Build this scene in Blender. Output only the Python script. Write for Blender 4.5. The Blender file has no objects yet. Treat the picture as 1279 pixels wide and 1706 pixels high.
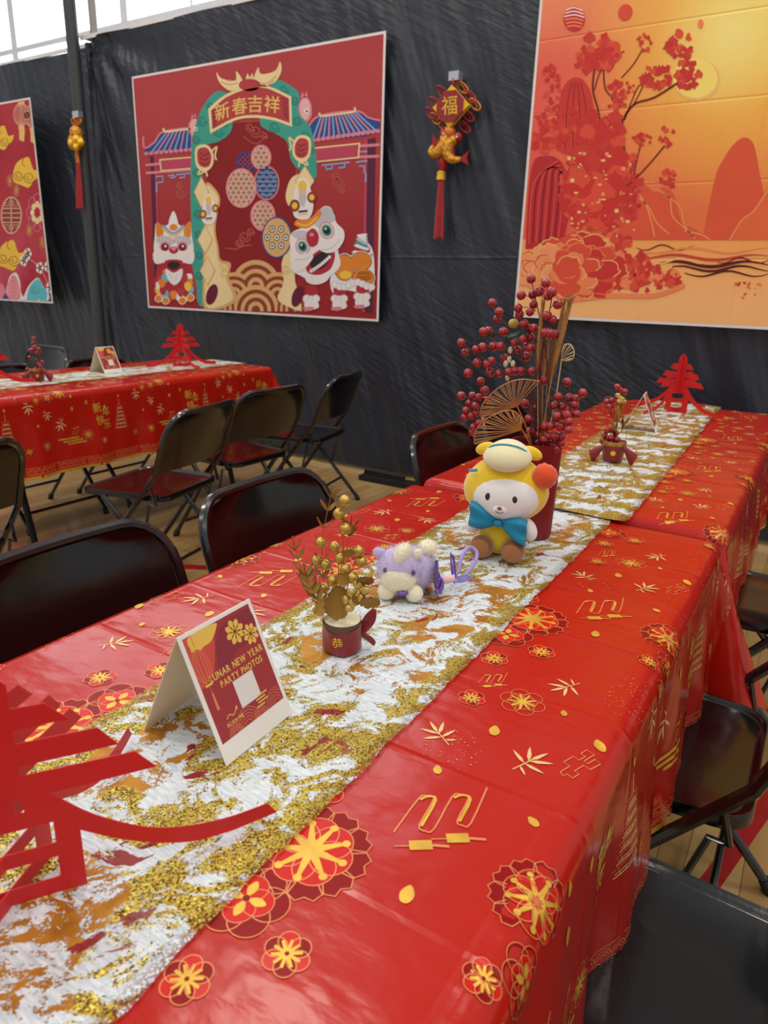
import bpy, bmesh, math, random
from mathutils import Vector, Matrix, noise
from mathutils.geometry import tessellate_polygon
PI = math.pi
rnd = random.Random(7)
scene = bpy.context.scene
COL = scene.collection

# ------------------------------------------------------------------ camera
CAM_H = 1.21
AX_R = Vector((0.84915943, 0.18573273, -0.49440025))   # world X seen in (right, down, forward)
AX_Y = Vector((0.52732796, -0.24638884, 0.81315298))
AX_Z = Vector((0.02921442, -0.9512076, -0.30716547))
FPX = 1165.0
def cam2world(v): return Vector((AX_R.dot(v), AX_Y.dot(v), AX_Z.dot(v)))
cam = bpy.data.cameras.new('camera'); cam_o = bpy.data.objects.new('camera', cam); COL.objects.link(cam_o)
_r = cam2world(Vector((1, 0, 0))); _u = cam2world(Vector((0, -1, 0))); _b = cam2world(Vector((0, 0, -1)))
cam_o.matrix_world = Matrix(((_r.x, _u.x, _b.x, 0), (_r.y, _u.y, _b.y, 0), (_r.z, _u.z, _b.z, CAM_H), (0, 0, 0, 1)))
cam.sensor_fit = 'VERTICAL'; cam.sensor_height = 36; cam.sensor_width = 27
cam.lens = FPX / 1706 * 36
cam.clip_start = 0.02
cam.dof.use_dof = True; cam.dof.focus_distance = 1.05; cam.dof.aperture_fstop = 8.5
scene.camera = cam_o
def ray(px, py): return cam2world(Vector((px - 639.5, py - 853.0, FPX)))
def wall_at(px, py, y):           # real point on the upright plane y
    d = ray(px, py); d *= y / d.y; return Vector((d.x, d.y, d.z + CAM_H))
def level_at(px, py, z):          # real point on the level plane z
    d = ray(px, py); d *= (z - CAM_H) / d.z; return Vector((d.x, d.y, z))

# ------------------------------------------------------------------ world, lamps, exposure
w = bpy.data.worlds.new('hall_ambient'); scene.world = w; w.use_nodes = True
w.node_tree.nodes['Background'].inputs[0].default_value = (0.95, 0.95, 1.0, 1)
w.node_tree.nodes['Background'].inputs[1].default_value = 0.47
def area(name, loc, size, energy, color=(1, 0.93, 0.82), aim=(0, 0, -1), sy=None):
    l = bpy.data.lights.new(name, 'AREA'); l.energy = energy; l.color = color; l.size = size
    if sy: l.shape = 'RECTANGLE'; l.size_y = sy
    o = bpy.data.objects.new(name, l); COL.objects.link(o); o.location = loc
    o.rotation_euler = Vector(aim).to_track_quat('-Z', 'Y').to_euler()
    return o
for lx in (-6.2, -2.9, 0.4, 3.7):
    for ly in (-3.2, 0.2, 3.1):
        area('gym_high_bay_light', (lx, ly, 6.2), 0.7, 38, sy=0.7)
scene.view_settings.view_transform = 'Standard'; scene.view_settings.look = 'None'
scene.view_settings.exposure = 0.16; scene.view_settings.gamma = 1.0
scene.view_settings.use_curve_mapping = False

# ------------------------------------------------------------------ materials
MATS = {}
def srgb(r, g, b):
    f = lambda c: (c / 255 / 12.92) if c <= 10.3 else ((c / 255 + 0.055) / 1.055) ** 2.4
    return (f(r), f(g), f(b), 1)
def mat(name, rgb=(200, 200, 200), rough=0.5, metal=0.0, spec=0.5, coat=0.0, sheen=0.0, emit=0.0, bump=0.0, bscale=50.0, var=0.0, vscale=8.0, trans=0.0, alpha=1.0, bdist=0.002):
    if name in MATS: return MATS[name]
    m = bpy.data.materials.new(name); m.use_nodes = True; MATS[name] = m
    nt = m.node_tree; b = nt.nodes['Principled BSDF']; c = srgb(*rgb)
    b.inputs['Base Color'].default_value = c
    b.inputs['Roughness'].default_value = rough; b.inputs['Metallic'].default_value = metal
    b.inputs['Specular IOR Level'].default_value = spec
    b.inputs['Coat Weight'].default_value = coat; b.inputs['Coat Roughness'].default_value = 0.08
    b.inputs['Sheen Weight'].default_value = sheen
    b.inputs['Transmission Weight'].default_value = trans; b.inputs['Alpha'].default_value = alpha
    if emit:
        b.inputs['Emission Color'].default_value = c; b.inputs['Emission Strength'].default_value = emit
    tc = nt.nodes.new('ShaderNodeTexCoord')
    n = nt.nodes.new('ShaderNodeTexNoise'); n.inputs['Scale'].default_value = vscale; n.inputs['Detail'].default_value = 4
    nt.links.new(tc.outputs['Object'], n.inputs['Vector'])
    h = nt.nodes.new('ShaderNodeHueSaturation'); h.inputs['Color'].default_value = c
    mr = nt.nodes.new('ShaderNodeMapRange'); v = var if var else 0.04
    mr.inputs['To Min'].default_value = 1 - v; mr.inputs['To Max'].default_value = 1 + v
    mr.inputs['From Min'].default_value = 0.3; mr.inputs['From Max'].default_value = 0.7
    nt.links.new(n.outputs['Fac'], mr.inputs['Value']); nt.links.new(mr.outputs[0], h.inputs['Value'])
    nt.links.new(h.outputs['Color'], b.inputs['Base Color'])
    if bump:
        n2 = nt.nodes.new('ShaderNodeTexNoise'); n2.inputs['Scale'].default_value = bscale; n2.inputs['Detail'].default_value = 3
        nt.links.new(tc.outputs['Object'], n2.inputs['Vector'])
        bp = nt.nodes.new('ShaderNodeBump'); bp.inputs['Strength'].default_value = bump; bp.inputs['Distance'].default_value = bdist
        nt.links.new(n2.outputs['Fac'], bp.inputs['Height']); nt.links.new(bp.outputs[0], b.inputs['Normal'])
    return m
class NT:                                    # small node-graph writer
    def __init__(s, name):
        s.m = bpy.data.materials.new(name); s.m.use_nodes = True; s.t = s.m.node_tree; MATS[name] = s.m
        s.b = s.t.nodes['Principled BSDF']; s.tc = s.t.nodes.new('ShaderNodeTexCoord').outputs['Object']
    def n(s, typ, inp=None, **kw):
        q = s.t.nodes.new('ShaderNode' + typ)
        for k, v in kw.items(): setattr(q, k, v)
        for k, v in (inp or {}).items():
            if hasattr(v, 'is_output') or isinstance(v, bpy.types.NodeSocket): s.t.links.new(v, q.inputs[k])
            else: q.inputs[k].default_value = v
        return q
    def math(s, op, a, b=0.0, c=None):
        d = {0: a, 1: b}
        if c is not None: d[2] = c
        return s.n('Math', d, operation=op).outputs[0]
    def noise(s, vec, scale, detail=3, rough=0.5, dist=0.0):
        return s.n('TexNoise', {'Vector': vec, 'Scale': scale, 'Detail': detail, 'Roughness': rough, 'Distortion': dist})
    def mapping(s, vec, scale=(1, 1, 1), rot=(0, 0, 0), loc=(0, 0, 0)):
        return s.n('Mapping', {'Vector': vec, 'Scale': scale, 'Rotation': rot, 'Location': loc}).outputs[0]
    def aniso(s, vec, rot, scale, loc=(0, 0, 0)):
        return s.mapping(s.mapping(vec, rot=rot), scale=scale, loc=loc)
    def step(s, v, lo, hi):
        return s.n('MapRange', {'Value': v, 'From Min': lo, 'From Max': hi}).outputs[0]
    def mix(s, f, a, b):
        return s.n('MixRGB', {'Fac': f, 'Color1': a, 'Color2': b}).outputs[0]
    def bump(s, h, strength, dist, normal=None):
        d = {'Height': h, 'Strength': strength, 'Distance': dist}
        if normal is not None: d['Normal'] = normal
        return s.n('Bump', d).outputs[0]
    def set(s, **kw):
        for k, v in kw.items():
            k = k.replace('_', ' ')
            if isinstance(v, bpy.types.NodeSocket): s.t.links.new(v, s.b.inputs[k])
            else: s.b.inputs[k].default_value = v
        return s.m

# ------------------------------------------------------------------ mesh builder
class MB:
    def __init__(s): s.v = []; s.f = []; s.fm = []; s.mi = 0; s.M = None
    def add(s, vs, fs):
        o = len(s.v)
        for p in vs:
            p = Vector(p); s.v.append(s.M @ p if s.M else p)
        for f in fs: s.f.append([i + o for i in f]); s.fm.append(s.mi)
        return s
    def box(s, x0, x1, y0, y1, z0, z1):
        return s.add([(x, y, z) for z in (z0, z1) for y in (y0, y1) for x in (x0, x1)],
                     [(0, 2, 3, 1), (4, 5, 7, 6), (0, 1, 5, 4), (2, 6, 7, 3), (0, 4, 6, 2), (1, 3, 7, 5)])
    def tube(s, pts, r, seg=8, closed=False, flat=1.0):
        pts = [Vector(p) for p in pts]; n = len(pts)
        rs = r if isinstance(r, (list, tuple)) else [r] * n
        up = None; vs = []
        for i, p in enumerate(pts):
            a = pts[i - 1] if (i or closed) else p; b = pts[(i + 1) % n] if (i < n - 1 or closed) else p
            t = (b - a).normalized() if (b - a).length > 1e-9 else Vector((0, 0, 1))
            if up is None:
                up = Vector((0, 0, 1)) if abs(t.z) < 0.9 else Vector((1, 0, 0))
            up = (up - t * up.dot(t)); up = up.normalized() if up.length > 1e-6 else t.orthogonal().normalized()
            sd = t.cross(up)
            for k in range(seg):
                q = 2 * PI * k / seg
                vs.append(p + (up * math.cos(q) * flat + sd * math.sin(q)) * rs[i])
        fs = []
        for i in range(n if closed else n - 1):
            for k in range(seg):
                a = i * seg + k; b = i * seg + (k + 1) % seg; j = ((i + 1) % n) * seg
                fs.append((a, b, j + (k + 1) % seg, j + k))
        if not closed:
            fs.append(tuple(range(seg))[::-1]); fs.append(tuple((n - 1) * seg + k for k in range(seg)))
        return s.add(vs, fs)
    def lathe(s, prof, seg=24, c=(0, 0, 0), cap=True):
        c = Vector(c); vs = []; fs = []
        for r, z in prof:
            for k in range(seg): vs.append(c + Vector((r * math.cos(2 * PI * k / seg), r * math.sin(2 * PI * k / seg), z)))
        for i in range(len(prof) - 1):
            for k in range(seg):
                fs.append((i * seg + k, i * seg + (k + 1) % seg, (i + 1) * seg + (k + 1) % seg, (i + 1) * seg + k))
        if cap:
            fs.append(tuple(range(seg))[::-1]); fs.append(tuple((len(prof) - 1) * seg + k for k in range(seg)))
        return s.add(vs, fs)
    def ball(s, c, r, seg=16, rings=10, rot=None, shape=None):
        c = Vector(c); r = Vector(r) if not isinstance(r, (int, float)) else Vector((r, r, r))
        vs = []; fs = []
        for i in range(rings + 1):
            th = PI * i / rings
            for k in range(seg):
                ph = 2 * PI * k / seg
                d = Vector((math.sin(th) * math.cos(ph), math.sin(th) * math.sin(ph), math.cos(th)))
                q = Vector((d.x * r.x, d.y * r.y, d.z * r.z))
                if shape: q = shape(d, q)
                if rot: q = rot @ q
                vs.append(c + q)
        for i in range(rings):
            for k in range(seg):
                a = i * seg + k; b = i * seg + (k + 1) % seg
                fs.append((a, a + seg, b + seg, b))
        return s.add(vs, fs)
    def prism(s, pts2, t, fn):                # flat outline of thickness t; fn(u, v, w) -> 3D
        tr = tessellate_polygon([[Vector((p[0], p[1], 0)) for p in pts2]]); n = len(pts2)
        vs = [fn(p[0], p[1], -t / 2) for p in pts2] + [fn(p[0], p[1], t / 2) for p in pts2]
        fs = [tuple(q) for q in tr] + [tuple(n + i for i in reversed(q)) for q in tr]
        fs += [(i, (i + 1) % n, n + (i + 1) % n, n + i) for i in range(n)]
        return s.add(vs, fs)
    def surf(s, nu, nv, fn):
        vs = [fn(i / nu, j / nv) for i in range(nu + 1) for j in range(nv + 1)]
        fs = [(i * (nv + 1) + j, (i + 1) * (nv + 1) + j, (i + 1) * (nv + 1) + j + 1, i * (nv + 1) + j + 1) for i in range(nu) for j in range(nv)]
        return s.add(vs, fs)
    def mesh(s, name, mats, smooth=True, fix=True, angle=40):
        me = bpy.data.meshes.new(name); me.from_pydata([tuple(p) for p in s.v], [], s.f)
        for m in (mats if isinstance(mats, (list, tuple)) else [mats]): me.materials.append(m)
        if len(me.materials) > 1: me.polygons.foreach_set('material_index', s.fm)
        if fix:
            bm = bmesh.new(); bm.from_mesh(me); bmesh.ops.remove_doubles(bm, verts=bm.verts, dist=1e-6)
            bmesh.ops.recalc_face_normals(bm, faces=bm.faces)
            if smooth:
                for e in bm.edges: e.smooth = not (len(e.link_faces) == 2 and e.calc_face_angle(0) > math.radians(angle))
            bm.to_mesh(me); bm.free()
        me.polygons.foreach_set('use_smooth', [smooth] * len(me.polygons)); me.update()
        return me
    def build(s, name, mats, parent=None, smooth=True, fix=True, angle=40):
        return link(name, s.mesh(name, mats, smooth, fix, angle), parent)
def link(name, me, parent=None):
    o = bpy.data.objects.new(name, me); COL.objects.link(o)
    if parent: o.parent = parent
    return o
def thing(name, label, cat, loc=(0, 0, 0), rz=0.0, group=None):
    o = bpy.data.objects.new(name, None); COL.objects.link(o); o.empty_display_size = 0.05
    o.location = loc; o.rotation_euler = (0, 0, rz); tag(o, label, cat, group); return o
def tag(o, label, cat, group=None, kind=None):
    o['label'] = label; o['category'] = cat
    if group: o['group'] = group
    if kind: o['kind'] = kind
    return o
def struct(o): o['kind'] = 'structure'; return o
def dup(root, loc, rz, label, group=None):
    r = root.copy(); COL.objects.link(r); r.location = loc; r.rotation_euler = (0, 0, rz); r['label'] = label
    if group: r['group'] = group
    for ch in list(root.children):
        c = ch.copy(); COL.objects.link(c); c.parent = r
        for g in ch.children:
            d = g.copy(); COL.objects.link(d); d.parent = c
    return r
def spline(pts, n=6, closed=False):
    P = [Vector((p[0], p[1], p[2] if len(p) > 2 else 0)) for p in pts]; m = len(P); out = []
    for i in range(m if closed else m - 1):
        g = lambda k: P[k % m] if closed else P[min(max(k, 0), m - 1)]
        a, b, c, d = g(i - 1), g(i), g(i + 1), g(i + 2)
        for k in range(n):
            t = k / n
            out.append(0.5 * ((2 * b) + (c - a) * t + (2 * a - 5 * b + 4 * c - d) * t * t + (3 * b - a - 3 * c + d) * t ** 3))
    if not closed: out.append(P[-1])
    return out
def spl2(pts, n=6, closed=True): return [(p.x, p.y) for p in spline(pts, n, closed)]

# ------------------------------------------------------------------ flat print
_glyphs = {}
def glyph(ch):
    if ch in _glyphs: return _glyphs[ch]
    cu = bpy.data.curves.new('glyph', 'FONT'); cu.body = ch; cu.resolution_u = 3; cu.offset = 0.022 if ord(ch) < 256 else 0.010
    o = bpy.data.objects.new('glyph', cu); COL.objects.link(o); bpy.context.view_layer.update()
    me = bpy.data.meshes.new_from_object(o.evaluated_get(bpy.context.evaluated_depsgraph_get()))
    vs = [(v.co.x, v.co.y) for v in me.vertices]; fs = [tuple(p.vertices) for p in me.polygons]
    bpy.data.objects.remove(o); bpy.data.curves.remove(cu); bpy.data.meshes.remove(me)
    if vs:
        x0 = min(v[0] for v in vs); x1 = max(v[0] for v in vs)
    else: x0, x1 = 0, 0.25
    _glyphs[ch] = (vs, fs, x0, x1); return _glyphs[ch]
class Print:
    def __init__(s): s.v = []; s.f = []; s.m = []; s.mats = []; s.X = None
    def _m(s, name):
        if name not in s.mats: s.mats.append(name)
        return s.mats.index(name)
    def raw(s, vs, fs, m, l):
        o = len(s.v); k = s._m(m)
        for p in vs:
            if s.X: p = s.X(p[0], p[1])
            s.v.append((p[0], p[1], l))
        for f in fs: s.f.append(tuple(i + o for i in f)); s.m.append(k)
    def poly(s, pts, m, l=1):
        s.raw(pts, [tuple(q) for q in tessellate_polygon([[Vector((p[0], p[1], 0)) for p in pts]])], m, l)
    def blob(s, pts, m, l=1, n=5): s.poly(spl2(pts, n), m, l)
    def oval(s, c, rx, m, l=1, ry=None, n=24, rot=0.0, a0=0, a1=2 * PI):
        ry = ry or rx; cr, sr = math.cos(rot), math.sin(rot); pts = []
        full = abs(a1 - a0) > 6.28
        for k in range(n if full else n + 1):
            a = a0 + (a1 - a0) * k / n; x, y = rx * math.cos(a), ry * math.sin(a)
            pts.append((c[0] + x * cr - y * sr, c[1] + x * sr + y * cr))
        s.poly(pts, m, l); return pts
    def stroke(s, pts, wd, m, l=1, closed=False, taper=False):
        P = [Vector((p[0], p[1])) for p in pts]; n = len(P); vs = []
        for i in range(n):
            a = P[i - 1] if (i or closed) else P[i]; b = P[(i + 1) % n] if (i < n - 1 or closed) else P[i]
            t = b - a; t = t.normalized() if t.length > 1e-9 else Vector((1, 0)); q = Vector((-t.y, t.x))
            h = wd / 2
            if taper: h *= max(0.08, math.sin(PI * min(1, 0.15 + 0.85 * i / (n - 1))))
            vs += [P[i] + q * h, P[i] - q * h]
        fs = [(2 * i, 2 * i + 1, 2 * ((i + 1) % n) + 1, 2 * ((i + 1) % n)) for i in range(n if closed else n - 1)]
        s.raw([tuple(v) for v in vs], fs, m, l)
    def ring(s, c, rx, wd, m, l=1, ry=None, n=28, rot=0.0, a0=0, a1=2 * PI):
        ry = ry or rx; cr, sr = math.cos(rot), math.sin(rot); pts = []; full = abs(a1 - a0) > 6.28
        for k in range(n if full else n + 1):
            a = a0 + (a1 - a0) * k / n; x, y = rx * math.cos(a), ry * math.sin(a)
            pts.append((c[0] + x * cr - y * sr, c[1] + x * sr + y * cr))
        s.stroke(pts, wd, m, l, closed=full)
    def text(s, txt, c, size, m, l=1, dx=(1, 0), dy=(0, 1), track=0.06, stretch=1.0, center=True):
        adv = 0; lay = []
        for ch in txt:
            if ch == ' ': adv += 0.38; continue
            vs, fs, x0, x1 = glyph(ch); lay.append((vs, fs, adv - x0)); adv += (x1 - x0) + track
        off = -adv / 2 if center else 0
        for vs, fs, a in lay:
            out = []
            for x, y in vs:
                u = (x + a + off) * size * stretch; q = (y - 0.35) * size
                out.append((c[0] + dx[0] * u + dy[0] * q, c[1] + dx[1] * u + dy[1] * q))
            s.raw(out, fs, m, l)
    def build(s, name, fn, parent=None, maxedge=None, mats=None):
        me = bpy.data.meshes.new(name); vs = s.v; fs = s.f
        me.from_pydata(vs, [], fs)
        for n_ in s.mats: me.materials.append(MATS[n_])
        me.polygons.foreach_set('material_index', s.m)
        bm = bmesh.new(); bm.from_mesh(me)
        if maxedge:
            for _ in range(7):
                es = [e for e in bm.edges if e.calc_length() > maxedge]
                if not es: break
                bmesh.ops.subdivide_edges(bm, edges=es, cuts=1)
            bmesh.ops.triangulate(bm, faces=bm.faces)
        for f in bm.faces: f.smooth = False
        for v in bm.verts: v.co = fn(v.co.x, v.co.y, v.co.z)
        bm.to_mesh(me); bm.free(); me.update()
        return link(name, me, parent)
# ------------------------------------------------------------------ setting
def floor_material():
    g = NT('varnished_maple_floor')
    v = g.mapping(g.tc, rot=(0, 0, PI / 2))
    br = g.n('TexBrick', {'Vector': v, 'Scale': 1.0, 'Color1': srgb(196, 164, 108), 'Color2': srgb(176, 140, 88), 'Mortar': srgb(120, 90, 55),
                          'Mortar Size': 0.0012, 'Brick Width': 0.9, 'Row Height': 0.057}, offset=0.37)
    gr = g.noise(g.mapping(v, scale=(2, 60, 1)), 3.0, 4)
    c = g.mix(g.math('MULTIPLY', gr.outputs['Fac'], 0.35), br.outputs['Color'], srgb(150, 112, 66))
    b = g.bump(br.outputs['Fac'], -0.15, 0.001)
    return g.set(Base_Color=c, Roughness=0.22, Normal=b, Coat_Weight=0.4, Coat_Roughness=0.1)
floor = struct(MB().box(-12, 6, -6, 9, -0.05, 0).build('floor', floor_material(), smooth=False))
line_red = mat('painted_red_court_line', (165, 30, 35), 0.3); line_tan = mat('painted_tan_court_line', (205, 175, 125), 0.3)
for (a, b, wd, m) in (((-0.41, -0.3), (0.48, 3.4), 0.04, line_red), ((-4.5, 0.6), (0.2, 3.5), 0.05, line_red)):
    d = (Vector(b) - Vector(a)).normalized(); q = Vector((-d.y, d.x)) * wd / 2; a = Vector(a); b = Vector(b)
    mb = MB(); mb.add([(p.x, p.y, z) for z in (0.0, 0.0012) for p in (a + q, a - q, b - q, b + q)],
                      [(0, 1, 2, 3), (4, 5, 6, 7), (0, 1, 5, 4), (1, 2, 6, 5), (2, 3, 7, 6), (3, 0, 4, 7)])
    mb.build('court_line', m, floor, smooth=False)

WALL_Y = 6.2
plaster = mat('cream_painted_block_wall', (222, 222, 216), 0.7, bump=0.2, bscale=30)
mb = MB(); mb.box(-14, -11.6, WALL_Y, WALL_Y + 0.25, 0, 8); mb.box(-11.6, -3.2, WALL_Y, WALL_Y + 0.25, 0, 2.9); mb.box(-11.6, -3.2, WALL_Y, WALL_Y + 0.25, 7.0, 8)
mb.box(-3.2, 6, WALL_Y, WALL_Y + 0.25, 0, 8)
struct(mb.build('wall_back', plaster, smooth=False))
def pane_material():
    g = NT('daylit_frosted_pane')
    n = g.noise(g.tc, 0.9, 4, 0.6)
    c = g.mix(g.step(n.outputs['Fac'], 0.35, 0.65), srgb(214, 234, 250), srgb(250, 250, 246))
    return g.set(Base_Color=c, Emission_Color=c, Emission_Strength=3.2, Roughness=0.4)
pane_m = pane_material(); frame_m = mat('pale_grey_window_frame', (244, 246, 250), 0.5)
wi = 0
for x0 in (-11.6, -9.5, -7.4, -5.3):
    wi += 1
    fr = MB(); x1 = x0 + 2.1
    fr.box(x0, x0 + 0.06, WALL_Y + 0.02, WALL_Y + 0.12, 2.9, 7); fr.box(x1 - 0.06, x1, WALL_Y + 0.02, WALL_Y + 0.12, 2.9, 7)
    for z in (2.9, 3.9, 4.95, 6.0, 6.94): fr.box(x0 + 0.06, x1 - 0.06, WALL_Y + 0.02, WALL_Y + 0.12, z, z + 0.06)
    fr.box(x0 + 1.03, x0 + 1.07, WALL_Y + 0.03, WALL_Y + 0.11, 2.96, 6.94)
    f = struct(fr.build('window_%d' % wi, frame_m, smooth=False))
    for za, zb in ((2.96, 3.9), (3.96, 4.95), (5.01, 6.0), (6.06, 6.94)):
        for xa, xb in ((x0 + 0.06, x0 + 1.03), (x0 + 1.07, x1 - 0.06)):
            MB().box(xa, xb, WALL_Y + 0.06, WALL_Y + 0.07, za, zb).build('pane', pane_m, f, smooth=False)

# ------------------------------------------------------------------ black plastic backdrop
BY = 3.90
def sheet_material():
    g = NT('black_plastic_sheeting')
    v = g.aniso(g.tc, (0, -0.5, 0), (3.5, 1, 24))
    n1 = g.noise(v, 1.6, 4, 0.55, 0.3)
    v2 = g.aniso(g.tc, (0, 0.30, 0), (2.6, 1, 0.45))
    n2 = g.noise(v2, 1.3, 3)
    sep = g.n('SeparateXYZ', {0: g.tc})
    fold = g.math('ABSOLUTE', g.math('SUBTRACT', sep.outputs[2], 1.38))
    crease = g.math('MULTIPLY', g.math('SUBTRACT', 1.0, g.step(fold, 0.0, 0.012)), 1.0)
    amp = g.step(g.noise(g.tc, 0.8, 2).outputs['Fac'], 0.35, 0.65)
    h = g.math('ADD', g.math('MULTIPLY', g.math('MULTIPLY', n1.outputs['Fac'], amp), 0.016), g.math('MULTIPLY', n2.outputs['Fac'], 0.16))
    h = g.math('ADD', h, g.math('MULTIPLY', crease, 0.003))
    b = g.bump(h, 0.8, 1.0)
    return g.set(Base_Color=srgb(34, 39, 50), Roughness=0.38, Specular_IOR_Level=0.55, Normal=b)
sheet_m = sheet_material()
def sheet_fn(x, z, pole_x, top):
    d = abs(x - pole_x)
    y = 0.012 * math.sin(x * 5.3 + 0.5 * math.sin(z * 1.3)) * (0.4 + 0.6 * z / 2.9) + 0.02 * noise.noise(Vector((x * 1.1, z * 0.6, 3)))
    # folds that fan out from the tied corner beside the pole
    cx, cz = pole_x + 0.12, 2.86
    a = math.atan2(x - cx, cz - z + 0.02); r = math.hypot(x - cx, z - cz)
    if x > pole_x: y += 0.030 * math.sin(a * 11) * math.exp(-r / 0.9) * min(1, r / 0.1)
    y += 0.10 * math.exp(-(d / 0.10) ** 2) * 0.6
    return y
mb = MB(); X0, X1, TOP = -5.16, 1.6, 2.885
mb.surf(260, 60, lambda u, v: (X0 + (X1 - X0) * u, BY + sheet_fn(X0 + (X1 - X0) * u, TOP * v, -5.12, TOP), 0.03 + (TOP - 0.03) * v))
o = mb.build('backdrop_sheet', sheet_m, fix=False)
tag(o, 'long black plastic sheet hung as a backdrop behind the lion poster', 'backdrop')
hem = MB(); hem.box(X0 + 0.03, X1, BY - 0.006, BY + 0.004, TOP - 0.005, TOP + 0.022); hem.build('hem_tape', mat('white_hem_tape', (226, 226, 228), 0.6), o, smooth=False)
mb = MB(); mb.surf(90, 40, lambda u, v: (-9.2 + 4.10 * u, BY + 0.13 + sheet_fn(-9.2 + 4.10 * u, TOP * v, -5.12, TOP), 0.03 + (TOP - 0.03) * v))
o = mb.build('backdrop_sheet', sheet_m, fix=False)
tag(o, 'black plastic backdrop sheet left of the dark pole, behind the lantern poster', 'backdrop')
hem = MB(); hem.box(-9.2, -5.12, BY + 0.122, BY + 0.132, TOP - 0.005, TOP + 0.022); hem.build('hem_tape', MATS['white_hem_tape'], o, smooth=False)
pole_m = mat('dark_grey_powder_coated_pole', (58, 60, 62), 0.5)
p = thing('backdrop_pole', 'tall dark grey upright pole between the two backdrop sheets', 'pole', (-5.15, BY - 0.055, 0))
MB().tube([(0, 0, 0.0), (0, 0, 3.6)], 0.045, 12).build('post', pole_m, p)
MB().tube([(0.12, 0.10, 2.9), (0.12, 0.10, 3.6)], 0.03, 10).build('sleeve', mat('light_grey_pole_sleeve', (150, 146, 148), 0.5), p)
MB().box(0.06, 0.19, 0.06, 0.13, 2.88, 2.91).build('clip', mat('pale_grey_clip', (190, 188, 190), 0.5), p, smooth=False)
MB().box(-0.2, 0.2, -0.15, 0.03, 0, 0.012).build('foot_plate', pole_m, p, smooth=False)
struct(MB().box(-9, 1.6, BY + 0.07, BY + 0.10, 0.0, 0.035).build('baseboard_back', mat('cream_floor_rail', (205, 192, 158), 0.4), smooth=False))
ft = thing('stand_foot', 'black rubber stand foot on the floor below the backdrop', 'stand foot', (-2.22, BY - 0.17, 0))
MB().box(-0.22, 0.18, -0.05, 0.05, 0, 0.035).build('base_bar', mat('black_rubber', (22, 22, 24), 0.6), ft, smooth=False)
MB().tube([(-0.2, 0, 0.03), (-0.2, 0, 0.06), (0.1, 0, 0.06)], 0.012, 8).build('end_cap', MATS['black_rubber'], ft)

# ------------------------------------------------------------------ folding tables
top_m = mat('grey_plastic_tabletop', (205, 205, 200), 0.5); steel_m = mat('dark_steel_tube', (26, 26, 28), 0.3, metal=0.6)
def loft(mb, rings, close_first=True, close_last=True):
    n = len(rings[0]); vs = [p for r in rings for p in r]; fs = []
    for i in range(len(rings) - 1):
        for k in range(n): fs.append((i * n + k, i * n + (k + 1) % n, (i + 1) * n + (k + 1) % n, (i + 1) * n + k))
    if close_first: fs.append(tuple(range(n))[::-1])
    if close_last: fs.append(tuple((len(rings) - 1) * n + k for k in range(n)))
    mb.add(vs, fs)
def loft_top(out):
    mb = MB(); rings = []
    for k, z in ((0.02, 0.694), (0.0, 0.700), (0.0, 0.716), (0.012, 0.731), (0.026, 0.7385)):
        rings.append([(x * (1 - k / 0.35), y * (1 - k / 0.9), z) for x, y in out])
    loft(mb, rings); return mb
def folding_table(label, x0, x1, y0, y1):
    cx, cy = (x0 + x1) / 2, (y0 + y1) / 2
    t = thing('folding_table', label, 'table', (cx, cy, 0), 0, 'folding tables under the red cloths')
    hw, hl = (x1 - x0) / 2 - 0.012, (y1 - y0) / 2 - 0.012
    out = []
    for sx, sy, a in ((1, 1, 0), (-1, 1, 90), (-1, -1, 180), (1, -1, 270)):
        for k in range(5):
            q = math.radians(a + k * 22.5); out.append((sx * (hw - 0.04) + 0.04 * math.cos(q), sy * (hl - 0.04) + 0.04 * math.sin(q)))
    loft_top(out).build('tabletop', top_m, t, angle=60)
    for s in (-1, 1):
        ye = s * (hl - 0.28)
        for q in (-1, 1):
            l = MB().tube([(q * (hw - 0.14), ye, 0.694), (q * (hw - 0.12), ye, 0.30), (q * (hw - 0.06), ye, 0.015)], 0.0145, 10).build('leg', steel_m, t)
            MB().tube([(q * (hw - 0.062), ye, 0.045), (q * (hw - 0.06), ye, 0.0)], 0.019, 10).build('foot_cap', MATS['black_rubber'], l)
        MB().tube([(-(hw - 0.11), ye, 0.25), (0, ye, 0.25), (hw - 0.11, ye, 0.25)], 0.011, 8).build('crossbar', steel_m, t)
        MB().tube([(0, ye, 0.25), (0, ye - s * 0.1, 0.45), (0, ye - s * 0.42, 0.69)], 0.010, 8).build('brace', steel_m, t)
    return t
NEAR = (-0.835, -0.103, -0.33, 1.500); FAR = (-0.832, -0.100, 1.538, 3.395); LEFT = (-3.475, -2.735, 1.38, 3.21)
folding_table('folding table nearest the camera, under the cloth with the plush toys', *NEAR)
folding_table('folding table by the right wall poster, end to end with the nearest table', *FAR)
folding_table('folding table on the left beside the row of empty chairs', *LEFT)

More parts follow.
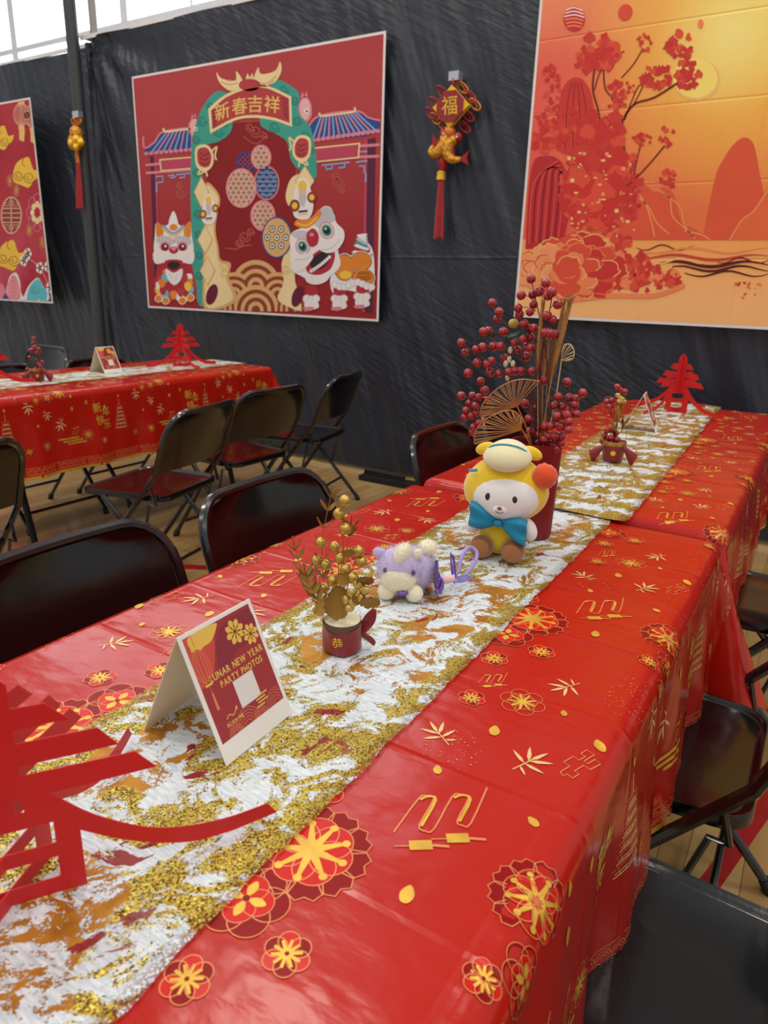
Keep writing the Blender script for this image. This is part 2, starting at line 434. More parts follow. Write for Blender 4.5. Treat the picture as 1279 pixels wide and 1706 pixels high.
# ------------------------------------------------------------------ printed plastic cloths
def cloth_material():
    g = NT('glossy_red_plastic_cloth')
    sep = g.n('SeparateXYZ', {0: g.tc})
    def crease(out, period, off, wd):
        m = g.math('ABSOLUTE', g.math('SUBTRACT', g.math('FRACT', g.math('ADD', g.math('DIVIDE', out, period), off)), 0.5))
        return g.math('SUBTRACT', 1.0, g.step(g.math('MULTIPLY', m, period), 0.0, wd))
    wob = g.noise(g.tc, 6, 2).outputs['Fac']
    yy = g.math('ADD', sep.outputs[1], g.math('MULTIPLY', wob, 0.012)); xx = g.math('ADD', sep.outputs[0], g.math('MULTIPLY', wob, 0.008))
    c1 = crease(yy, 0.178, 0.36, 0.006); c2 = crease(xx, 0.335, 0.903, 0.006)
    n1 = g.noise(g.mapping(g.tc, scale=(1, 1.6, 1)), 7, 3); n2 = g.noise(g.mapping(g.tc, scale=(1, 1.8, 1)), 34, 3, 0.6)
    h = g.math('ADD', g.math('MULTIPLY', c1, 0.0008), g.math('MULTIPLY', c2, 0.0007))
    h = g.math('ADD', h, g.math('MULTIPLY', n1.outputs['Fac'], 0.006)); h = g.math('ADD', h, g.math('MULTIPLY', n2.outputs['Fac'], 0.0005))
    b = g.bump(h, 0.8, 1.0)
    c = g.mix(g.math('MULTIPLY', n1.outputs['Fac'], 0.3), srgb(184, 30, 15), srgb(164, 19, 11))
    return g.set(Base_Color=c, Roughness=0.21, Specular_IOR_Level=0.36, Normal=b)
cloth_m = cloth_material()
mat('gold_foil_ink', (226, 178, 62), 0.36, metal=0.35, var=0.22, vscale=40); mat('pale_gold_line_ink', (226, 140, 84), 0.4, metal=0.2, var=0.1)
mat('pale_leaf_ink', (236, 196, 132), 0.4, metal=0.2); mat('deep_red_petal_ink', (140, 12, 10), 0.32, spec=0.15); mat('bright_red_petal_ink', (204, 24, 12), 0.25, spec=0.25)
mat('hem_gold_ink', (205, 150, 50), 0.4, metal=0.3, var=0.2)
DROP = 0.315; RC = 0.030; ZC = 0.741
def cloth_fn(T, seed, drop=DROP):
    x0, x1, y0, y1 = T
    def S(x, y, off=0.0):
        sx = max(x - (x1 - RC), (x0 + RC) - x, 0.0); sy = max(y - (y1 - RC), (y0 + RC) - y, 0.0)
        gx = 1 if x > (x0 + x1) / 2 else -1; gy = 1 if y > (y0 + y1) / 2 else -1
        if sx == 0 and sy == 0:
            return Vector((x, y, ZC + off + 0.0012 * noise.noise(Vector((x * 9, y * 9, seed)))))
        s = math.hypot(sx, sy); dx, dy = sx / s, sy / s
        bx = (x1 - RC if gx > 0 else x0 + RC) if sx > 0 else x
        by = (y1 - RC if gy > 0 else y0 + RC) if sy > 0 else y
        a = min(s / RC, PI / 2); ro = RC + off
        hor = ro * math.sin(a); z = ZC - RC + ro * math.cos(a)
        d = s - RC * PI / 2
        if d > 0:
            k = d / drop; th = math.sin(2 * math.atan2(dy, dx)) ** 2
            along = by * 1.0 + bx * 1.3
            rip = 0.010 * math.sin(along * 21 + seed) + 0.007 * math.sin(along * 43 + 2 * seed) + 0.012 * noise.noise(Vector((along * 5, d * 3, seed)))
            flare = (0.05 if sx > 0 else 0.004) + 0.42 * th
            if sx == 0: rip *= 0.08
            hor += d * flare + rip * min(1, k * 1.4) * (1 - th)
            z -= d * math.sqrt(max(0.05, 1 - flare * flare))
        return Vector((bx + gx * dx * hor, by + gy * dy * hor, z + 0.0012 * noise.noise(Vector((x * 9, y * 9, seed))) * (1 - a / (PI / 2))))
    return S
def edge_samples(a, b, drop, step_top):
    lo = a - (drop + RC * (PI / 2 - 1)); hi = b + (drop + RC * (PI / 2 - 1)); out = []
    n = 14
    out += [lo + (a + RC - RC * PI / 2 - lo) * i / n for i in range(n)]
    out += [a + RC - RC * PI / 2 * (1 - i / 6) for i in range(6)]
    m = max(2, int((b - a - 2 * RC) / step_top))
    out += [a + RC + (b - a - 2 * RC) * i / m for i in range(m)]
    out += [b - RC + RC * PI / 2 * i / 6 for i in range(6)]
    out += [b - RC + RC * PI / 2 + (hi - (b - RC + RC * PI / 2)) * i / n for i in range(n + 1)]
    return out
CL = {}
def make_cloth(key, T, seed, label, end_drop):
    S = cloth_fn(T, seed); x0, x1, y0, y1 = T
    xs = edge_samples(x0, x1, DROP, 0.03); ys = edge_samples(y0, y1, end_drop, 0.024)
    mb = MB(); nx, ny = len(xs), len(ys)
    mb.add([S(x, y) for x in xs for y in ys], [(i * ny + j, (i + 1) * ny + j, (i + 1) * ny + j + 1, i * ny + j + 1) for i in range(nx - 1) for j in range(ny - 1)])
    o = mb.build('tablecloth', cloth_m, fix=False); tag(o, label, 'tablecloth', 'red printed tablecloths')
    CL[key] = (o, S, T)
make_cloth('near', NEAR, 1.0, 'glossy red tablecloth with gold flowers on the nearest table, under the plush toys', 0.30)
make_cloth('far', FAR, 2.3, 'red gold-printed tablecloth on the table below the orange landscape poster', 0.30)
make_cloth('left', LEFT, 4.1, 'red gold-printed tablecloth on the separate table at left', 0.28)

# ------------------------------------------------------------------ folding chairs
blk = mat('glossy_black_enamel', (10, 10, 12), 0.18, spec=0.45, coat=0.2, bump=0.12, bscale=60, bdist=0.002)
blk_tube = mat('black_enamel_tube', (14, 14, 16), 0.22, spec=0.6, coat=0.4)
cap_m = mat('black_rubber_cap', (20, 20, 20), 0.6)
def rrect(hw, hl, r, n=5):
    out = []
    for sx, sy, a in ((1, 1, 0), (-1, 1, 90), (-1, -1, 180), (1, -1, 270)):
        for k in range(n + 1):
            q = math.radians(a + k * 90 / n); out.append((sx * (hw - r) + r * math.cos(q), sy * (hl - r) + r * math.sin(q)))
    return out
def make_chair(label, loc, rz, group):
    t = thing('folding_chair', label, 'chair', loc, rz, group)
    mb = MB(); rings = []
    for (g, z, r) in ((0.118, 0.4205, 0.045), (0.018, 0.4215, 0.05), (0.012, 0.4235, 0.05), (0.006, 0.4295, 0.055), (0.002, 0.430, 0.055), (0.0, 0.424, 0.055), (0.0, 0.406, 0.055), (0.008, 0.402, 0.055), (0.03, 0.405, 0.05)):
        ring = []
        for x, y in rrect(0.195 - g, 0.2 - g, max(0.02, r - g * 0.2)):
            wz = -0.012 * max(0, (y - 0.10) / 0.1) ** 2; sc = 1 + 0.06 * (y / 0.2)
            ring.append((x * sc, y + 0.025, z + wz))
        rings.append(ring)
    loft(mb, rings); mb.build('seat', blk, t, angle=50)
    def bk(s): return (-0.165 - 0.085 * s, 0.52 + 0.235 * s)       # y, z along the slanted back
    hw = 0.222
    mb = MB()
    def back(u, v):
        x = (u * 2 - 1); s = v; yv, zv = bk(0.04 + s * 0.95)
        top = 1.0
        wx = hw - 0.012
        if v > 0.66:
            q = (v - 0.66) / 0.34; wx = (hw - 0.012) - 0.075 * (1 - math.sqrt(max(0, 1 - q * q)))
        yv -= 0.030 * (1 - x * x) * 1.0
        return (x * wx, yv, zv)
    mb.surf(20, 14, back)
    bm_me = mb
    n0 = len(mb.v); mb.v += [Vector((p.x, p.y - 0.006, p.z - 0.001)) for p in mb.v[:n0]]
    f0 = list(mb.f); mb.f += [[i + n0 for i in reversed(f)] for f in f0]; mb.fm += [0] * len(f0)
    NV = 15; rim = [i * NV for i in range(21)] + [20 * NV + j for j in range(1, NV)] + [i * NV + NV - 1 for i in range(19, -1, -1)] + [j for j in range(NV - 2, 0, -1)]
    for i in range(len(rim)):
        a, b = rim[i], rim[(i + 1) % len(rim)]; mb.f.append([a, b, b + n0, a + n0]); mb.fm.append(0)
    br = mb.build('backrest', blk, t, angle=50)
    mb = MB(); pts = []
    for s in (0.0, 0.2, 0.4, 0.6): y, z = bk(s); pts.append((-hw, y, z))
    for k in range(1, 7):
        q = k / 6 * PI / 2; s = 0.6 + 0.4 * math.sin(q); y, z = bk(s); xx = hw - 0.085 * (1 - math.cos(q)); pts.append((-xx, y - 0.030 * (1 - (xx / hw) ** 2), z))
    for k in range(1, 8):
        xx = -(hw - 0.085) + 2 * (hw - 0.085) * k / 8; y, z = bk(1.0); pts.append((xx, y - 0.030 * (1 - (xx / hw) ** 2), z))
    for p in [q for q in pts[:10]][::-1]: pts.append((-p[0], p[1], p[2]))
    mb.tube(pts, 0.0115, 8); mb.build('back_frame', blk_tube, t)
    for s in (-1, 1):
        l = MB().tube([(s * hw, -0.165, 0.52), (s * hw, 0.01, 0.30), (s * 0.216, 0.225, 0.012)], 0.0115, 8).build('leg', blk_tube, t)
        MB().tube([(s * 0.2163, 0.212, 0.03), (s * 0.216, 0.228, 0.0)], 0.015, 8).build('foot_cap', cap_m, l)
        l = MB().tube([(s * 0.203, 0.10, 0.405), (s * 0.203, 0.06, 0.36), (s * 0.203, -0.245, 0.012)], 0.0105, 8).build('leg', blk_tube, t)
        MB().tube([(s * 0.203, -0.232, 0.03), (s * 0.203, -0.248, 0.0)], 0.014, 8).build('foot_cap', cap_m, l)
        MB().tube([(s * 0.212, -0.13, 0.47), (s * 0.208, -0.15, 0.40), (s * 0.206, -0.12, 0.40), (s * 0.206, -0.07, 0.205)], 0.006, 6).build('hinge_link', blk_tube, t)
    MB().tube([(-0.203, -0.14, 0.13), (0, -0.14, 0.13), (0.203, -0.14, 0.13)], 0.008, 8).build('stretcher', blk_tube, t)
    MB().tube([(-0.217, 0.165, 0.09), (0, 0.165, 0.09), (0.217, 0.165, 0.09)], 0.008, 8).build('stretcher', blk_tube, t)
    return t
GL, GR, GT, GB = 'chairs along the left side of the near tables', 'chairs along the right side of the near tables', 'chairs beside the left table facing it', 'chairs behind the left table'
RX = -PI / 2; LX = PI / 2
chair0 = make_chair('black metal folding chair tucked in at far left of nearest table, beside red paper ornament', (-0.83, 0.69, 0), RX, GL)
for loc, rz, lab, g in (
    ((-0.825, 1.215, 0), RX, 'black folding chair tucked in at nearest table, its back behind the gold berry pot', GL),
    ((-0.80, 2.08, 0), RX, 'black folding chair at the far table, back showing left of the berry vase', GL),
    ((-0.80, 2.62, 0), RX, 'black folding chair at the far table, mostly hidden behind the tall red berries', GL),
    ((0.02, 0.715, 0), LX, 'black folding chair at bottom right corner of the photo, grey sheen on its seat', GR),
    ((-0.135, 1.245, 0), LX, 'black folding chair at right with crossed legs, below the hanging cloth corner', GR),
    ((-0.06, 2.05, 0), LX, 'black folding chair in the dark at the right edge beside the far table', GR),
    ((-2.235, 0.965, 0), LX, 'black folding chair cut off by the left edge, before the left table', GT),
    ((-2.22, 1.865, 0), LX + 0.2, 'black folding chair pulled out before the left table, dark red sheen on seat', GT),
    ((-2.335, 2.455, 0), LX - 0.06, 'black folding chair pushed to the left table, second from the backdrop', GT),
    ((-2.395, 3.06, 0), LX + 0.2, 'black folding chair closest to the backdrop, standing at the left table corner', GT),
    ((-3.36, 2.06, 0), RX, 'black folding chair behind the left table, just left of its red berry pot', GB),
    ((-3.33, 2.63, 0), RX, 'black folding chair behind the left table, back peeking past the tent card', GB),
    ((-4.42, 2.64, 0), PI, 'black folding chair standing free at far left near the lantern poster', GB)):
    dup(chair0, loc, rz, lab, g)
# ------------------------------------------------------------------ foil runners
def runner_material(name, seq):
    g = NT(name)
    v = g.aniso(g.tc, (0, 0, 0.5), (1.15, 0.8, 1))
    n = g.noise(v, 21, 10, 0.70, 0.9).outputs['Fac']; n2 = g.noise(v, 19, 6, 0.62, 0.6).outputs['Fac']
    n3 = g.noise(g.mapping(g.tc, loc=(3, 1, 0)), 5, 3).outputs['Fac']
    cell = g.n('TexVoronoi', {'Vector': g.tc, 'Scale': 640.0})
    rv = g.n('SeparateColor', {0: cell.outputs['Color']})
    sep = g.n('SeparateXYZ', {0: g.tc})
    # glitter gets denser towards the selvedges (object x is the distance from the middle)
    edge = g.step(g.math('ABSOLUTE', sep.outputs[0]), 0.085, 0.15)
    gsel = g.math('ADD', g.math('ADD', n, g.math('MULTIPLY', edge, 0.045)), g.math('MULTIPLY', g.math('SUBTRACT', rv.outputs[0], 0.5), 0.06))
    fold_glints = g.math('SINE', g.math('ADD', g.math('MULTIPLY', sep.outputs[1], 62.0), g.math('MULTIPLY', n3, 9.0)))  # crosswise gold stripes: reflections off the sequinned folds, put into the colour
    gsel = g.math('ADD', gsel, g.math('MULTIPLY', fold_glints, 0.05 * seq)); gsel = g.math('ADD', gsel, 0.035 * seq)
    is_foil = g.step(gsel, 0.508, 0.516)                     # 0 white leaf, 1 gold
    is_glit = g.step(g.math('ADD', g.math('ADD', n3, 0.2 * seq), g.math('MULTIPLY', edge, 0.2)), 0.48, 0.50)
    is_red = g.math('MULTIPLY', g.step(n2, 0.625, 0.635), g.math('SUBTRACT', 1.0, g.math('MULTIPLY', edge, 0.5)))
    spark = g.mix(g.step(rv.outputs[1], 0.2, 0.8), srgb(104, 68, 8), srgb(255, 232, 98))
    gold = g.mix(is_glit, g.mix(g.step(n2, 0.4, 0.6), srgb(168, 108, 22), srgb(196, 136, 36)), spark)
    wv = g.noise(g.mapping(g.tc, rot=(0, 0, 0.4), scale=(1, 5, 1)), 60, 4, 0.7).outputs['Fac']
    white = g.mix(g.step(wv, 0.35, 0.65), srgb(186, 200, 210), srgb(232, 237, 238))
    c = g.mix(is_foil, white, gold); c = g.mix(is_red, c, srgb(142, 24, 24))
    metal = g.math('MULTIPLY', g.math('MULTIPLY', is_foil, g.math('SUBTRACT', 1.0, is_red)), 0.48)
    nb = g.bump(g.math('ADD', g.math('MULTIPLY', wv, 0.0010), g.math('MULTIPLY', is_foil, 0.0006)), 0.7, 1.0)
    sc = g.n('VectorMath', {0: cell.outputs['Color'], 1: (0.5, 0.5, 0.5)}, operation='SUBTRACT')
    sc2 = g.n('VectorMath', {0: sc.outputs[0], 'Scale': 1.1}, operation='SCALE')
    sc3 = g.n('VectorMath', {0: sc2.outputs[0], 'Scale': g.math('MULTIPLY', is_foil, is_glit)}, operation='SCALE')
    ad = g.n('VectorMath', {0: nb, 1: sc3.outputs[0]}, operation='ADD'); nm = g.n('VectorMath', {0: ad.outputs[0]}, operation='NORMALIZE')
    rough = g.math('SUBTRACT', 0.5, g.math('MULTIPLY', g.math('MULTIPLY', is_foil, is_glit), 0.22))
    # ragged selvedge: threads missing at the very edge
    hole = g.math('MULTIPLY', g.step(g.math('ABSOLUTE', sep.outputs[0]), 0.128, 0.150), g.step(rv.outputs[2], 0.35, 0.36))
    return g.set(Base_Color=c, Metallic=metal, Roughness=rough, Normal=nm.outputs[0], Alpha=g.math('SUBTRACT', 1.0, g.math('MULTIPLY', hole, 0.9)))
run_m = runner_material('white_gold_foil_runner', 0.0); run_seq = runner_material('sequin_fold_glint_runner', 1.0)
def runner(label, loc, rz, ln, hw, zoff, wave=0.0, seed=0.0, m=None):
    mb = MB(); nu, nv = int(ln / 0.008), 36
    def fn(u, v):
        y = (u - 0.5) * ln; x = (v * 2 - 1)
        e = hw + 0.006 * noise.noise(Vector((y * 14, x * 2, seed))) + 0.003 * noise.noise(Vector((y * 60, x, seed)))
        z = 0.0016 * (1 + noise.noise(Vector((x * hw * 18, y * 14, seed)))) + wave * (0.5 + 0.5 * math.sin(y * 62 + 2 * noise.noise(Vector((y * 4, x, seed)))))
        return (x * e, y, z)
    mb.surf(nu, nv, fn); o = mb.build('table_runner', m or run_m, fix=False)
    o.location = (loc[0], loc[1], ZC + zoff); o.rotation_euler = (0, 0, rz)
    return tag(o, label, 'table runner', 'white and gold foil runners')
runner('white and gold foil table runner along the nearest table, under the plush toys', (-0.466, 0.60, 0), 0.004, 1.82, 0.146, 0.0022, seed=1)
runner('sequinned white and gold runner on the table below the landscape poster', (-0.470, 2.435, 0), 0.028, 1.93, 0.150, 0.0042, wave=0.004, seed=5, m=run_seq)
runner('pale foil runner on the separate left table', (-3.10, 2.30, 0), 0.0, 1.82, 0.150, 0.0022, seed=9)
ZT = ZC + 0.0048                                     # things on the runners stand here

# ------------------------------------------------------------------ tent cards
paper_w = mat('white_card_stock', (236, 232, 226), 0.6, bump=0.05); paper_in = mat('cream_card_back', (228, 214, 184), 0.6)
mat('card_maroon_ink', (160, 48, 54), 0.55); mat('card_plum_ink', (140, 40, 56), 0.55); mat('card_orange_ink', (204, 76, 62), 0.55); mat('card_gold_ink', (232, 190, 84), 0.5); mat('card_line_ink', (226, 132, 92), 0.5)
mat('card_dark_ink', (118, 56, 30), 0.5); mat('card_blank_ink', (226, 220, 216), 0.55)
def tent_card(label, loc, rz):
    t = thing('tent_card', label, 'table card', loc, rz, 'folded tent cards on the runners')
    W, L, SP, HH = 0.110, 0.1395, 0.058, 0.127            # width, slant length, half spread, height
    tk = 0.0012
    def face(s):                                          # panel from ridge to foot on side s (local +x is the printed front)
        def fn(u, v, w):
            n = Vector((HH, 0, SP)).normalized(); return Vector((s * (SP * (1 - v / L) + n.x * w), u, HH * v / L + n.z * w))
        return fn
    MB().prism([(-W / 2, 0), (W / 2, 0), (W / 2, L), (-W / 2, L)], tk, face(1)).build('front_panel', paper_w, t, smooth=False)
    MB().prism([(-W / 2, 0), (W / 2, 0), (W / 2, L), (-W / 2, L)], tk, face(-1)).build('back_panel', paper_in, t, smooth=False)
    P = Print(); h = W / 2 - 0.005; b0 = 0.021; b1 = L - 0.004
    P.poly([(-h, b0), (h, b0), (h, b1), (-h, b1)], 'card_maroon_ink', 1)
    P.blob([(-h + .03, b1 - .045), (-h + .045, b1 - .012), (-h + .075, b1 - .004), (h - .002, b1 - .006), (h - .001, b1 - .03), (h - .02, b1 - .038), (0.01, b1 - .04), (-.01, b1 - .052)], 'card_plum_ink', 2)
    P.poly([(-h, b1), (-h, b1 - .055), (-h + .02, b1 - .05), (-h + .032, b1 - .03), (-h + .045, b1)], 'card_orange_ink', 2)
    P.blob([(-h + .006, b1 - .014), (-h + .012, b1 - .020), (-h + .022, b1 - .017), (-h + .033, b1 - .016), (-h + .044, b1 - .008), (-h + .046, b1 - .001), (-h + .008, b1 - .001)], 'card_gold_ink', 3)
    for cc, r in (((0.018, b1 - .020), 0.0135), ((0.038, b1 - .031), 0.0115)):
        for k in range(8):
            a = k * PI / 4 + 0.2; P.oval((cc[0] + math.cos(a) * r * .6, cc[1] + math.sin(a) * r * .6), r * .44, 'card_gold_ink', 3, ry=r * .27, rot=a, n=10)
            P.stroke([(cc[0] + math.cos(a + .39) * r * .2, cc[1] + math.sin(a + .39) * r * .2), (cc[0] + math.cos(a + .39) * r * .75, cc[1] + math.sin(a + .39) * r * .75)], .0006, 'card_dark_ink', 4)
        P.oval(cc, r * .16, 'card_dark_ink', 4, n=10)
    lx = -h + .011; P.stroke([(lx, b1), (lx, b1 - .013)], .0005, 'card_gold_ink', 3); P.poly([(lx - .006, b1 - .016), (lx + .006, b1 - .016), (lx + .006, b1 - .0135), (lx - .006, b1 - .0135)], 'card_gold_ink', 4)
    P.oval((lx, b1 - .034), .0105, 'card_orange_ink', 4, ry=.018)
    for q in (.0105, .007, .003): P.ring((lx, b1 - .034), q, .0007, 'card_line_ink', 5, ry=.018)
    P.poly([(lx - .005, b1 - .0555), (lx + .005, b1 - .0555), (lx + .005, b1 - .053), (lx - .005, b1 - .053)], 'card_gold_ink', 4)
    P.stroke([(lx, b1 - .055), (lx, b1 - .064)], .0005, 'card_line_ink', 3); P.poly([(lx - .001, b1 - .063), (lx + .001, b1 - .063), (lx + .0018, b1 - .082), (lx - .0018, b1 - .082)], 'card_line_ink', 3)
    P.text('LUNAR NEW YEAR', (0.006, 0.0855), 0.0105, 'card_gold_ink', 5, track=0.12, stretch=0.80); P.text('PARTY PHOTOS', (0.008, 0.0745), 0.0098, 'card_gold_ink', 5, track=0.12, stretch=0.80)
    P.poly([(-.010, .040), (.021, .040), (.021, .070), (-.010, .070)], 'card_blank_ink', 4)
    P.text('SCAN ME', (-.024, .034), 0.0055, 'card_gold_ink', 5, track=0.1)
    P.stroke(spl2([(-.034, .040), (-.029, .043), (-.024, .040), (-.018, .044)], 4, False), .0010, 'card_gold_ink', 5); P.poly([(-.0195, .0445), (-.0155, .0475), (-.0165, .0425)], 'card_gold_ink', 5)
    for dy, xa, xb in ((.041, .016, .030), (.0375, .011, .026), (.034, .013, .029), (.0305, .009, .022)): P.stroke([(xa, dy), (xb, dy)], .0016, 'card_gold_ink', 5)
    for cc, rr in (((-.028, b0), .010), ((-.008, b0), .018), ((.012, b0), .010), ((h - .010, b0), .017)):
        for q in (1, .82, .64, .46, .28):
            a1 = PI if cc[0] < .03 else PI
            pts = [(cc[0] + rr * q * math.cos(PI * k / 14), cc[1] + rr * q * math.sin(PI * k / 14)) for k in range(15)]
            pts = [p for p in pts if p[0] < h - .0005]
            P.stroke(pts, .0006, 'card_line_ink', 3)
    f1 = face(1); P.build('printed_panel', lambda u, v, l: f1(u, v, tk / 2 + 0.00006 + l * 0.00005), t)
    return t
card0 = tent_card('white tent card reading LUNAR NEW YEAR PARTY PHOTOS, nearest the camera', (-0.495, 0.478, ZT), 0.04)
dup(card0, (-0.515, 2.59, ZT + 0.005), 0.12, 'small tent card by the berry pot on the table below the orange poster')
dup(card0, (-3.145, 2.365, ZT), 0.02, 'small white tent card on the left table')

# ------------------------------------------------------------------ red paper pop-ups
red_paper = mat('red_craft_paper', (206, 26, 26), 0.5, spec=0.35, sheen=0.1, var=0.06)
def wing_polys():
    leg = spl2([(.018, .118), (.034, .116), (.066, .077), (.110, .041), (.160, .024), (.207, .020)], 5, False)
    leg += [(.216, .003)] + spl2([(.176, .0035), (.136, .010), (.092, .034), (.055, .064), (.030, .088), (.018, .092)], 5, False)
    return [[(0, .252), (.012, .243), (.019, .232), (.019, .116), (0, .116)],
            [(.015, .209), (.041, .208), (.056, .187), (.015, .187)], [(.015, .173), (.074, .172), (.088, .149), (.015, .149)],
            [(.015, .139), (.099, .137), (.114, .114), (.015, .114)], leg,
            [(.036, .088), (.054, .070), (.054, .0), (.036, .0)], [(0, .100), (.022, .100), (.042, .082), (0, .082)],
            [(0, .058), (.037, .058), (.037, .042), (0, .042)], [(0, .018), (.037, .018), (.037, .0), (0, .0)], [(0, .117), (.012, .117), (.012, .098), (0, .098)]]
def popup(label, loc, rz, angs=(0, 90, 180, 270), zs=1.0):
    t = thing('paper_ornament', label, 'paper ornament', loc, rz, 'red paper pop-up characters')
    for i, a in enumerate(angs):
        a = math.radians(a); c, s = math.cos(a), math.sin(a); mb = MB()
        for j, pl in enumerate(wing_polys()):
            def fn(u, v, w, c=c, s=s, j=j):
                q = w + 0.012 * max(0, u - 0.06) ** 2 / 0.02 * (1 if j == 4 else 0.3) + 0.00003 * j
                return Vector((c * u - s * q, s * u + c * q, v * zs))
            mb.prism(pl, 0.0009, fn)
        mb.build('paper_wing', red_paper, t, smooth=False)
    return t
pp = popup('large red paper pop-up character cut by the left edge, nearest the camera', (-0.455, 0.213, ZT), 0, (57, 113, 237, 293), 0.82)
pf = popup('red paper pop-up character at the far end of the runner below the orange poster', (-0.487, 3.10, ZT + 0.005), math.radians(-28), zs=0.93)
for loc, rz, lab in (((-3.09, 2.83, ZT), math.radians(-20), 'red paper pop-up character on the left table near the backdrop'),
                     ((-3.10, 1.70, ZT), math.radians(-20), 'red paper pop-up character on the left table at the very edge of the photo')):
    dup(pf, loc, rz, lab)

# ------------------------------------------------------------------ berries, pots and the tall vase
red_berry = mat('glossy_red_berry', (158, 16, 30), 0.16, spec=0.6, coat=0.4); gold_berry = mat('satin_gold_berry', (196, 160, 78), 0.32, metal=0.75, var=0.08, vscale=120)
gold_leaf_m = mat('antique_gold_leaf', (176, 136, 60), 0.38, metal=0.45, var=0.25, vscale=90, bump=0.4, bscale=250); stem_m = mat('dark_red_stem', (92, 26, 26), 0.6); gold_stem = mat('gold_wire_stem', (170, 130, 60), 0.4, metal=0.6)
green_leaf = mat('dark_green_leaf', (44, 86, 58), 0.5, var=0.15, vscale=80)
ball_me = MB().ball((0, 0, 0), 1.0, 16, 10).mesh('berry', red_berry); gball_me = MB().ball((0, 0, 0), 1.0, 16, 10).mesh('gold_berry', gold_berry); sball_me = MB().ball((0, 0, 0), 1.0, 10, 7).mesh('berry_small', red_berry)
def leaf_mesh(name, m, ln=1.0, wd=0.4, curl=0.25):
    mb = MB()
    def fn(u, v):
        x = (v * 2 - 1); wdt = wd / 2 * math.sin(PI * min(1, u * 0.96 + 0.04)) ** 0.75
        return (x * wdt, u * ln, curl * u * u * 0.4 + 0.10 * wd * (x * x) + 0.05 * math.sin((u + abs(x) * 0.25) * 40) * wd * (0.3 + abs(x)))
    mb.surf(12, 6, fn)
    n0 = len(mb.v); mb.v += [Vector((p.x, p.y, p.z - 0.02)) for p in mb.v[:n0]]; f0 = list(mb.f)
    mb.f += [[i + n0 for i in reversed(f)] for f in f0]; mb.fm += [0] * len(f0)
    return mb.mesh(name, m, fix=False)
gleaf_me = leaf_mesh('gold_leaf', gold_leaf_m); gnleaf_me = leaf_mesh('green_leaf', green_leaf)
def put(name, me, parent, loc, sc, rot=None):
    o = link(name, me, parent); o.location = loc; o.scale = (sc, sc, sc) if isinstance(sc, (int, float)) else sc
    if rot is not None: o.rotation_mode = 'QUATERNION'; o.rotation_quaternion = rot
    return o
def leaf_at(name, me, parent, p, d, sc, roll=0.0):      # leaf grows from p along d
    return put(name, me, parent, p, sc, Vector(d).to_track_quat('Y', 'Z') @ Matrix.Rotation(roll, 3, 'Y').to_quaternion())
def local(root, p): return Vector(p) - Vector(root.location)

# tall red vase
VX, VY = -0.440, 1.285
t = thing('berry_arrangement', 'tall dark red vase of red berry sprays, dried fans and plumes behind the yellow plush', 'flower arrangement', (VX, VY, ZT))
VH = 0.190
MB().lathe([(0.0, 0.0), (0.040, 0.0), (0.043, 0.003), (0.0475, VH - 0.004), (0.0485, VH), (0.0465, VH), (0.045, VH - 0.01), (0.043, 0.02), (0.0, 0.02)], 40, cap=False).build('vase', mat('deep_red_vase', (126, 10, 22), 0.45), t)
MB().lathe([(0, VH - 0.03), (0.044, VH - 0.03), (0.044, VH - 0.022), (0.0, VH - 0.02)], 24, cap=False).build('filler', mat('dark_foam', (26, 34, 24), 0.9), t)
bz = [(475, 80), (555, 104), (420, 170), (484, 165), (520, 150), (587, 154), (566, 175), (403, 240), (488, 222), (620, 220), (410, 275), (468, 262), (562, 282), (592, 305), (262, 212), (298, 262), (288, 300), (213, 370), (240, 366), (322, 370), (92, 430), (113, 483), (172, 466), (210, 454), (268, 450), (306, 450), (178, 540), (130, 596), (328, 515), (258, 528), (234, 548), (250, 592), (198, 640), (300, 598), (352, 590), (382, 430), (400, 470), (435, 326), (460, 350), (488, 352), (470, 400), (448, 452), (472, 458), (447, 505), (478, 585), (418, 585), (385, 585), (430, 410), (550, 375), (572, 378), (605, 386), (545, 635), (220, 690), (92, 720), (153, 720), (190, 728), (135, 760), (170, 775), (118, 800), (110, 838), (145, 830), (175, 815), (228, 745), (160, 892), (155, 920), (190, 870), (440, 762), (485, 790), (460, 845), (470, 915), (455, 948), (670, 645), (755, 705), (620, 725), (683, 732), (718, 736), (714, 770), (645, 780), (675, 795), (720, 820), (668, 825), (615, 832), (622, 880), (680, 862), (678, 908), (580, 885), (550, 888), (600, 940), (638, 940), (570, 940), (515, 980), (545, 960), (552, 1010), (607, 1010), (638, 980), (495, 1025), (640, 890), (600, 775), (525, 900), (585, 985)]
tips = [(475, 90), (590, 170), (285, 240), (120, 450), (100, 720), (455, 360), (470, 800), (720, 720), (600, 850), (330, 470), (560, 330)]
def zpx(q, y): return wall_at(740 + q[0] / 3.281, 440 + q[1] / 3.281, y)
branches = []
for i, q in enumerate(tips):
    y = VY + rnd.uniform(-0.035, 0.05); tip = local(t, zpx(q, y)); base = Vector((0.02 * math.cos(i * 2.3), 0.02 * math.sin(i * 2.3), VH - 0.03))
    mid = base.lerp(tip, 0.5) + Vector((0, 0, 0.02)) - Vector(((tip.x - base.x) * 0.22, 0, 0))
    pts = spline([base, mid, tip], 8)
    br = MB().tube(pts, [0.0016 - 0.0008 * k / len(pts) for k in range(len(pts))], 6).build('berry_branch', stem_m, t); branches.append((br, pts, tip.y))
